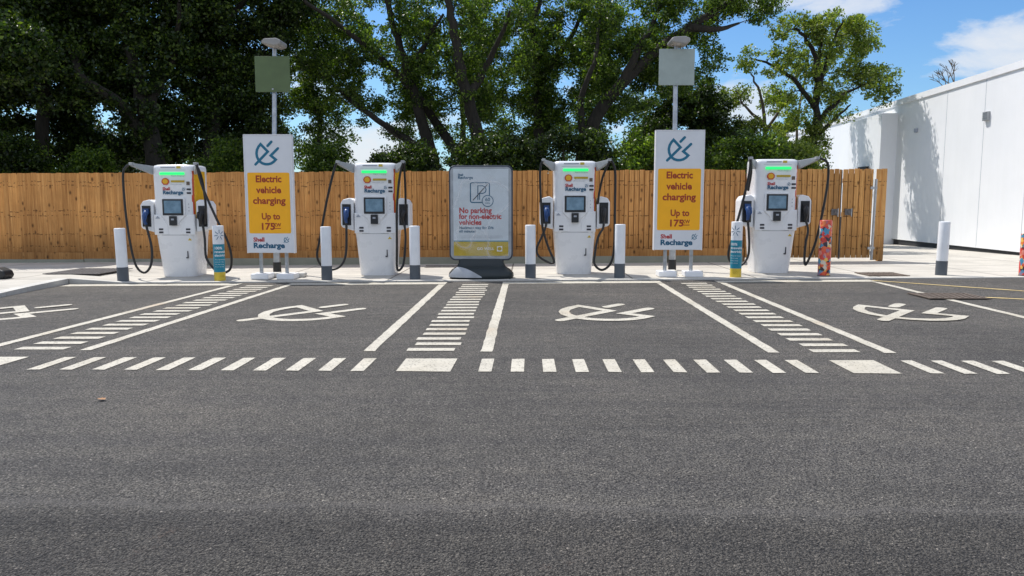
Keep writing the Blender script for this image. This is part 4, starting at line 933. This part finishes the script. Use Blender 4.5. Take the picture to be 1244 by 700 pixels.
tree('slender pale-leaved tree close behind the airy rounded tree', 27.4, [[(9.3, 27.4, 2.0), (9.5, 27.4, 4.0), (9.8, 27.4, 6.6)]], [(9.9, 27.5, 6.4, .9, .8, 1.2, 40), (10.6, 27.2, 5.0, .6, .6, .8, 16)], .10, 'leafL', .11, 60, .26, mat='leafL', bark='bark2', group=GT, thr=.05, ns=4.)  # tree added to throw dappled shade on the side block
tree('low dark evergreen tree behind the pale plate post', 25, TR['T8'], [(5.2, 25.3, 3.3, 1.7, 1.0, 2.1, 240), (4.3, 25.3, 2.9, 1.2, 1, 1.2, 90)], .2, 'leafD', .12, 170, .36, mat='leafD', group=GT, thr=-.4, ns=2.2)
tree('thin half-bare tree between the evergreen and the airy tree', 25.5, TR['T9'], [(7.3, 25.7, 4.9, 1.0, .8, .6, 22), (8.3, 25.7, 4.3, .9, .8, .7, 30), (7.6, 25.6, 3.2, 1.3, .9, 1.2, 80)], .12, 'leafL', .10, 70, .26, mat='leafL', bark='bark2', group=GT, thr=.0, ns=3.6, twig=1.4)
tree('bright leafy tree right of the olive green plate', 24, TR['T10'], [(-7.0, 24.2, 4.7, 1.9, 1, 2.5, 170), (-6.4, 24.2, 6.6, 1.5, 1.1, 1.3, 50)], .15, 'leafL', .11, 100, .34, mat='leafM', group=GT, thr=-.02, ns=3.2)
tree('tall tree far behind the gap between the second charger and the parking sign', 30, [[(-2.6, 30, 1.9), (-2.5, 30, 4), (-2.6, 30, 6)]], [(-2.0, 30, 6.3, 3.6, 1.4, 3.2, 190), (3.2, 30, 6.3, 2.6, 1.4, 2.8, 110)], .25, 'leafM', .13, 90, .44, thr=.08, ns=2.8, **V)
# bushes rising over the fence
def bush(x, Y, top, rx, label, mat, n, thr=-.3, brown=False):
    tree(label, Y, [[(x, Y, 1.0), (x+.1, Y, 1.7), (x-.1, Y, top-.5)], [(x, Y, .9), (x+rx*.5, Y, 1.6), (x+rx*.7, Y, top-.7)], [(x, Y, .9), (x-rx*.5, Y, 1.7), (x-rx*.65, Y, top-.8)]],
         [(x, Y+.1, (top+.6)/2, rx, .7, (top-.6)/2, n), (x+rx*.4, Y, top-.5, rx*.5, .5, .45, n//5)], .07, mat, .10, 130, .30, mat=mat, name='bush', cat='bush', group='bushes showing above the fence', thr=thr, ns=2.1)
bush(-13.6, 18.6, 3.0, 1.8, 'dark bush at the far left end of the fence', 'leafD', 150)
bush(-11.4, 18.9, 2.75, 1.2, 'bright green low bush left of the ivy-clad trunk', 'leafM', 90)
bush(-7.2, 18.8, 2.9, 1.3, 'mid green bush behind the left yellow sign', 'leafM', 90)
bush(-5.2, 19.6, 2.9, .7, 'small bush right of the left yellow sign', 'leafM', 50)
bush(-3.2, 19.4, 2.85, 1.0, 'dark bush behind the second charger', 'leafD', 110)
bush(-1.0, 19.2, 3.1, 1.2, 'dark bush behind the grey parking sign', 'leafD', 110)
bush(1.0, 19.6, 3.15, 1.3, 'dark bush behind the third charger', 'leafD', 110)
bush(3.0, 19.4, 3.1, 1.3, 'brownish bush left of the pale plate post', 'leafM', 100)
bush(5.6, 19.8, 3.1, 1.2, 'leafy bush right of the second yellow sign', 'leafM', 110)
bush(7.1, 21.0, 3.0, .9, 'light green bush behind the fourth charger', 'leafL', 100)
# bare tree top beyond the building
t = thing('bare_tree', (21.97, 40, H(15, 40)-.1), 'leafless twiggy tree top showing above the white roof', 'tree'); mb = MB(); rg = random.Random(3)
def twigs(p, d, r, n):
    q = p+d; mb.tube([p, p.lerp(q, .5)+Vector((rg.uniform(-.1, .1), 0, rg.uniform(-.05, .1)))*d.length, q], [r, r*.8, r*.6], 5, False)
    if n: 
        for _ in range(3 if n > 1 else 4): twigs(q, Vector((d.x+rg.uniform(-.8, .8)*d.length, d.y+rg.uniform(-.5, .5)*d.length, d.z+rg.uniform(-.4, .4)*d.length)).normalized()*d.length*rg.uniform(.55, .8), r*.58, n-1)
twigs(Vector((0, 0, 0)), Vector((.2, 0, 3.6)), .14, 0); twigs(Vector((.2, 0, 3.6)), Vector((-.3, 0, 2.9)), .10, 0); twigs(Vector((-.1, 0, 6.5)), Vector((-.15, 0, 1.0)), .06, 3); twigs(Vector((-.1, 0, 6.6)), Vector((-.5, 0, .7)), .05, 3); twigs(Vector((.0, 0, 6.4)), Vector((.4, 0, .7)), .045, 3)
me = bpy.data.meshes.new('branches'); me.from_pydata(mb.v, [], mb.f); me.update(); ob('trunk', me, M['bark2'], t)

# ------------------------------------------------------------------ light, sky, camera
SUN = Vector((-1.88, 1.78, 4.2)).normalized()
sl = bpy.data.lights.new('sun', 'SUN'); sl.energy = 5.0; sl.angle = R(.53); sl.color = (1, .955, .89)
so = bpy.data.objects.new('sun', sl); COL.objects.link(so); so.rotation_euler = (-SUN).to_track_quat('-Z', 'Y').to_euler()
wd = bpy.data.worlds.new('World'); S.world = wd; wd.use_nodes = True; n = wd.node_tree.nodes; l = wd.node_tree.links; n.clear()
out = n.new('ShaderNodeOutputWorld'); bg = n.new('ShaderNodeBackground'); l.new(bg.outputs[0], out.inputs[0])
sky = n.new('ShaderNodeTexSky'); sky.sky_type = 'NISHITA'; sky.sun_disc = False; sky.sun_elevation = math.asin(SUN.z); sky.sun_rotation = math.atan2(SUN.x, SUN.y); sky.air_density = 1.0; sky.dust_density = .6; sky.ozone_density = 2.2
co = n.new('ShaderNodeTexCoord').outputs['Generated']
sep = n.new('ShaderNodeSeparateXYZ'); l.new(co, sep.inputs[0])
cmap = n.new('ShaderNodeMapping'); cmap.inputs['Scale'].default_value = (1, 1, 2.3); l.new(co, cmap.inputs[0])
cl = noise(n, l, cmap.outputs[0], 8.5, 10, .62); cl.inputs['Distortion'].default_value = .3
def blob(az_px, el_px, sx, sz, amt):       # cloud bank around a compass direction (given by slope)
    dx = math_(n, l, 'DIVIDE', math_(n, l, 'SUBTRACT', math_(n, l, 'DIVIDE', sep.outputs[0], math_(n, l, 'MAXIMUM', sep.outputs[1], .05)), az_px), sx)
    dz = math_(n, l, 'DIVIDE', math_(n, l, 'SUBTRACT', math_(n, l, 'DIVIDE', sep.outputs[2], math_(n, l, 'MAXIMUM', sep.outputs[1], .05)), el_px), sz)
    d2 = math_(n, l, 'ADD', math_(n, l, 'POWER', math_(n, l, 'ABSOLUTE', dx), 2.), math_(n, l, 'POWER', math_(n, l, 'ABSOLUTE', dz), 2.))
    return math_(n, l, 'MULTIPLY', math_(n, l, 'SUBTRACT', 1., d2, clamp=True), amt)
tot = blob(.61, .212, .13, .045, .30)
for bargs in ((.58, .172, .16, .022, .24), (.37, .262, .12, .03, .24), (-.23, .07, .10, .06, .34), (-.30, .18, .10, .07, .25), (.27, .13, .08, .05, .25), (.0, .12, .2, .05, .12)):
    tot = math_(n, l, 'ADD', tot, blob(*bargs))
den = math_(n, l, 'ADD', cl.outputs[0], tot)
cr = ramp(n, [(.60, (0, 0, 0)), (.74, (.75, .75, .75)), (.9, (1, 1, 1))]); l.new(den, cr.inputs[0])
hz = n.new('ShaderNodeMapRange'); hz.inputs[1].default_value = .0; hz.inputs[2].default_value = .35; l.new(sep.outputs[2], hz.inputs[0])
tint = mixc(n, l, hz.outputs[0], (.66, .86, 1.0), (.46, .74, 1.02))
sk = mixc(n, l, 1., sky.outputs[0], tint, 'MULTIPLY')
sc_ = mixc(n, l, math_(n, l, 'MULTIPLY', cr.outputs[0], .9), sk, (5.6, 5.8, 6.1))
# white cloud added to unseen sky, overhead and behind camera, for fill light
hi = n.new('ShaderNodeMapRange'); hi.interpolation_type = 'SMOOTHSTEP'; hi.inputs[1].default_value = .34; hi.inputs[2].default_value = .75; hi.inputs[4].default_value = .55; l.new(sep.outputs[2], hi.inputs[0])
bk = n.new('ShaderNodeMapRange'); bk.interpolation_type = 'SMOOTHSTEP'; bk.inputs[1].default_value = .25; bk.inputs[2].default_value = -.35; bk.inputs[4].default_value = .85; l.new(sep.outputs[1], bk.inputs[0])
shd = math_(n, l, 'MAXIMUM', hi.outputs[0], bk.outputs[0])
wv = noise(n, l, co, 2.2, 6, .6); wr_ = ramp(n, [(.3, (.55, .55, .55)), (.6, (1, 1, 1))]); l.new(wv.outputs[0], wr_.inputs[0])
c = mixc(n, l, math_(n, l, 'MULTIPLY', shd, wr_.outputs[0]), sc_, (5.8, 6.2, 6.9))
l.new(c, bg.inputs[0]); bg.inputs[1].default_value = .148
cam = bpy.data.cameras.new('camera'); cam.sensor_width = 36; cam.lens = 36*922/1244; cam.clip_end = 2000; cam.clip_start = .05
cob = bpy.data.objects.new('camera', cam); COL.objects.link(cob); cob.location = (0, 0, 1.25)
cob.rotation_euler = (math.pi/2-math.atan(101/922), 0, math.atan(19/922)); S.camera = cob
S.view_settings.view_transform = 'Standard'; S.view_settings.look = 'None'; S.view_settings.exposure = 0; S.view_settings.gamma = 1
S.render.engine = 'CYCLES'; S.cycles.max_bounces = 6; S.cycles.transparent_max_bounces = 8; S.cycles.use_denoising = True
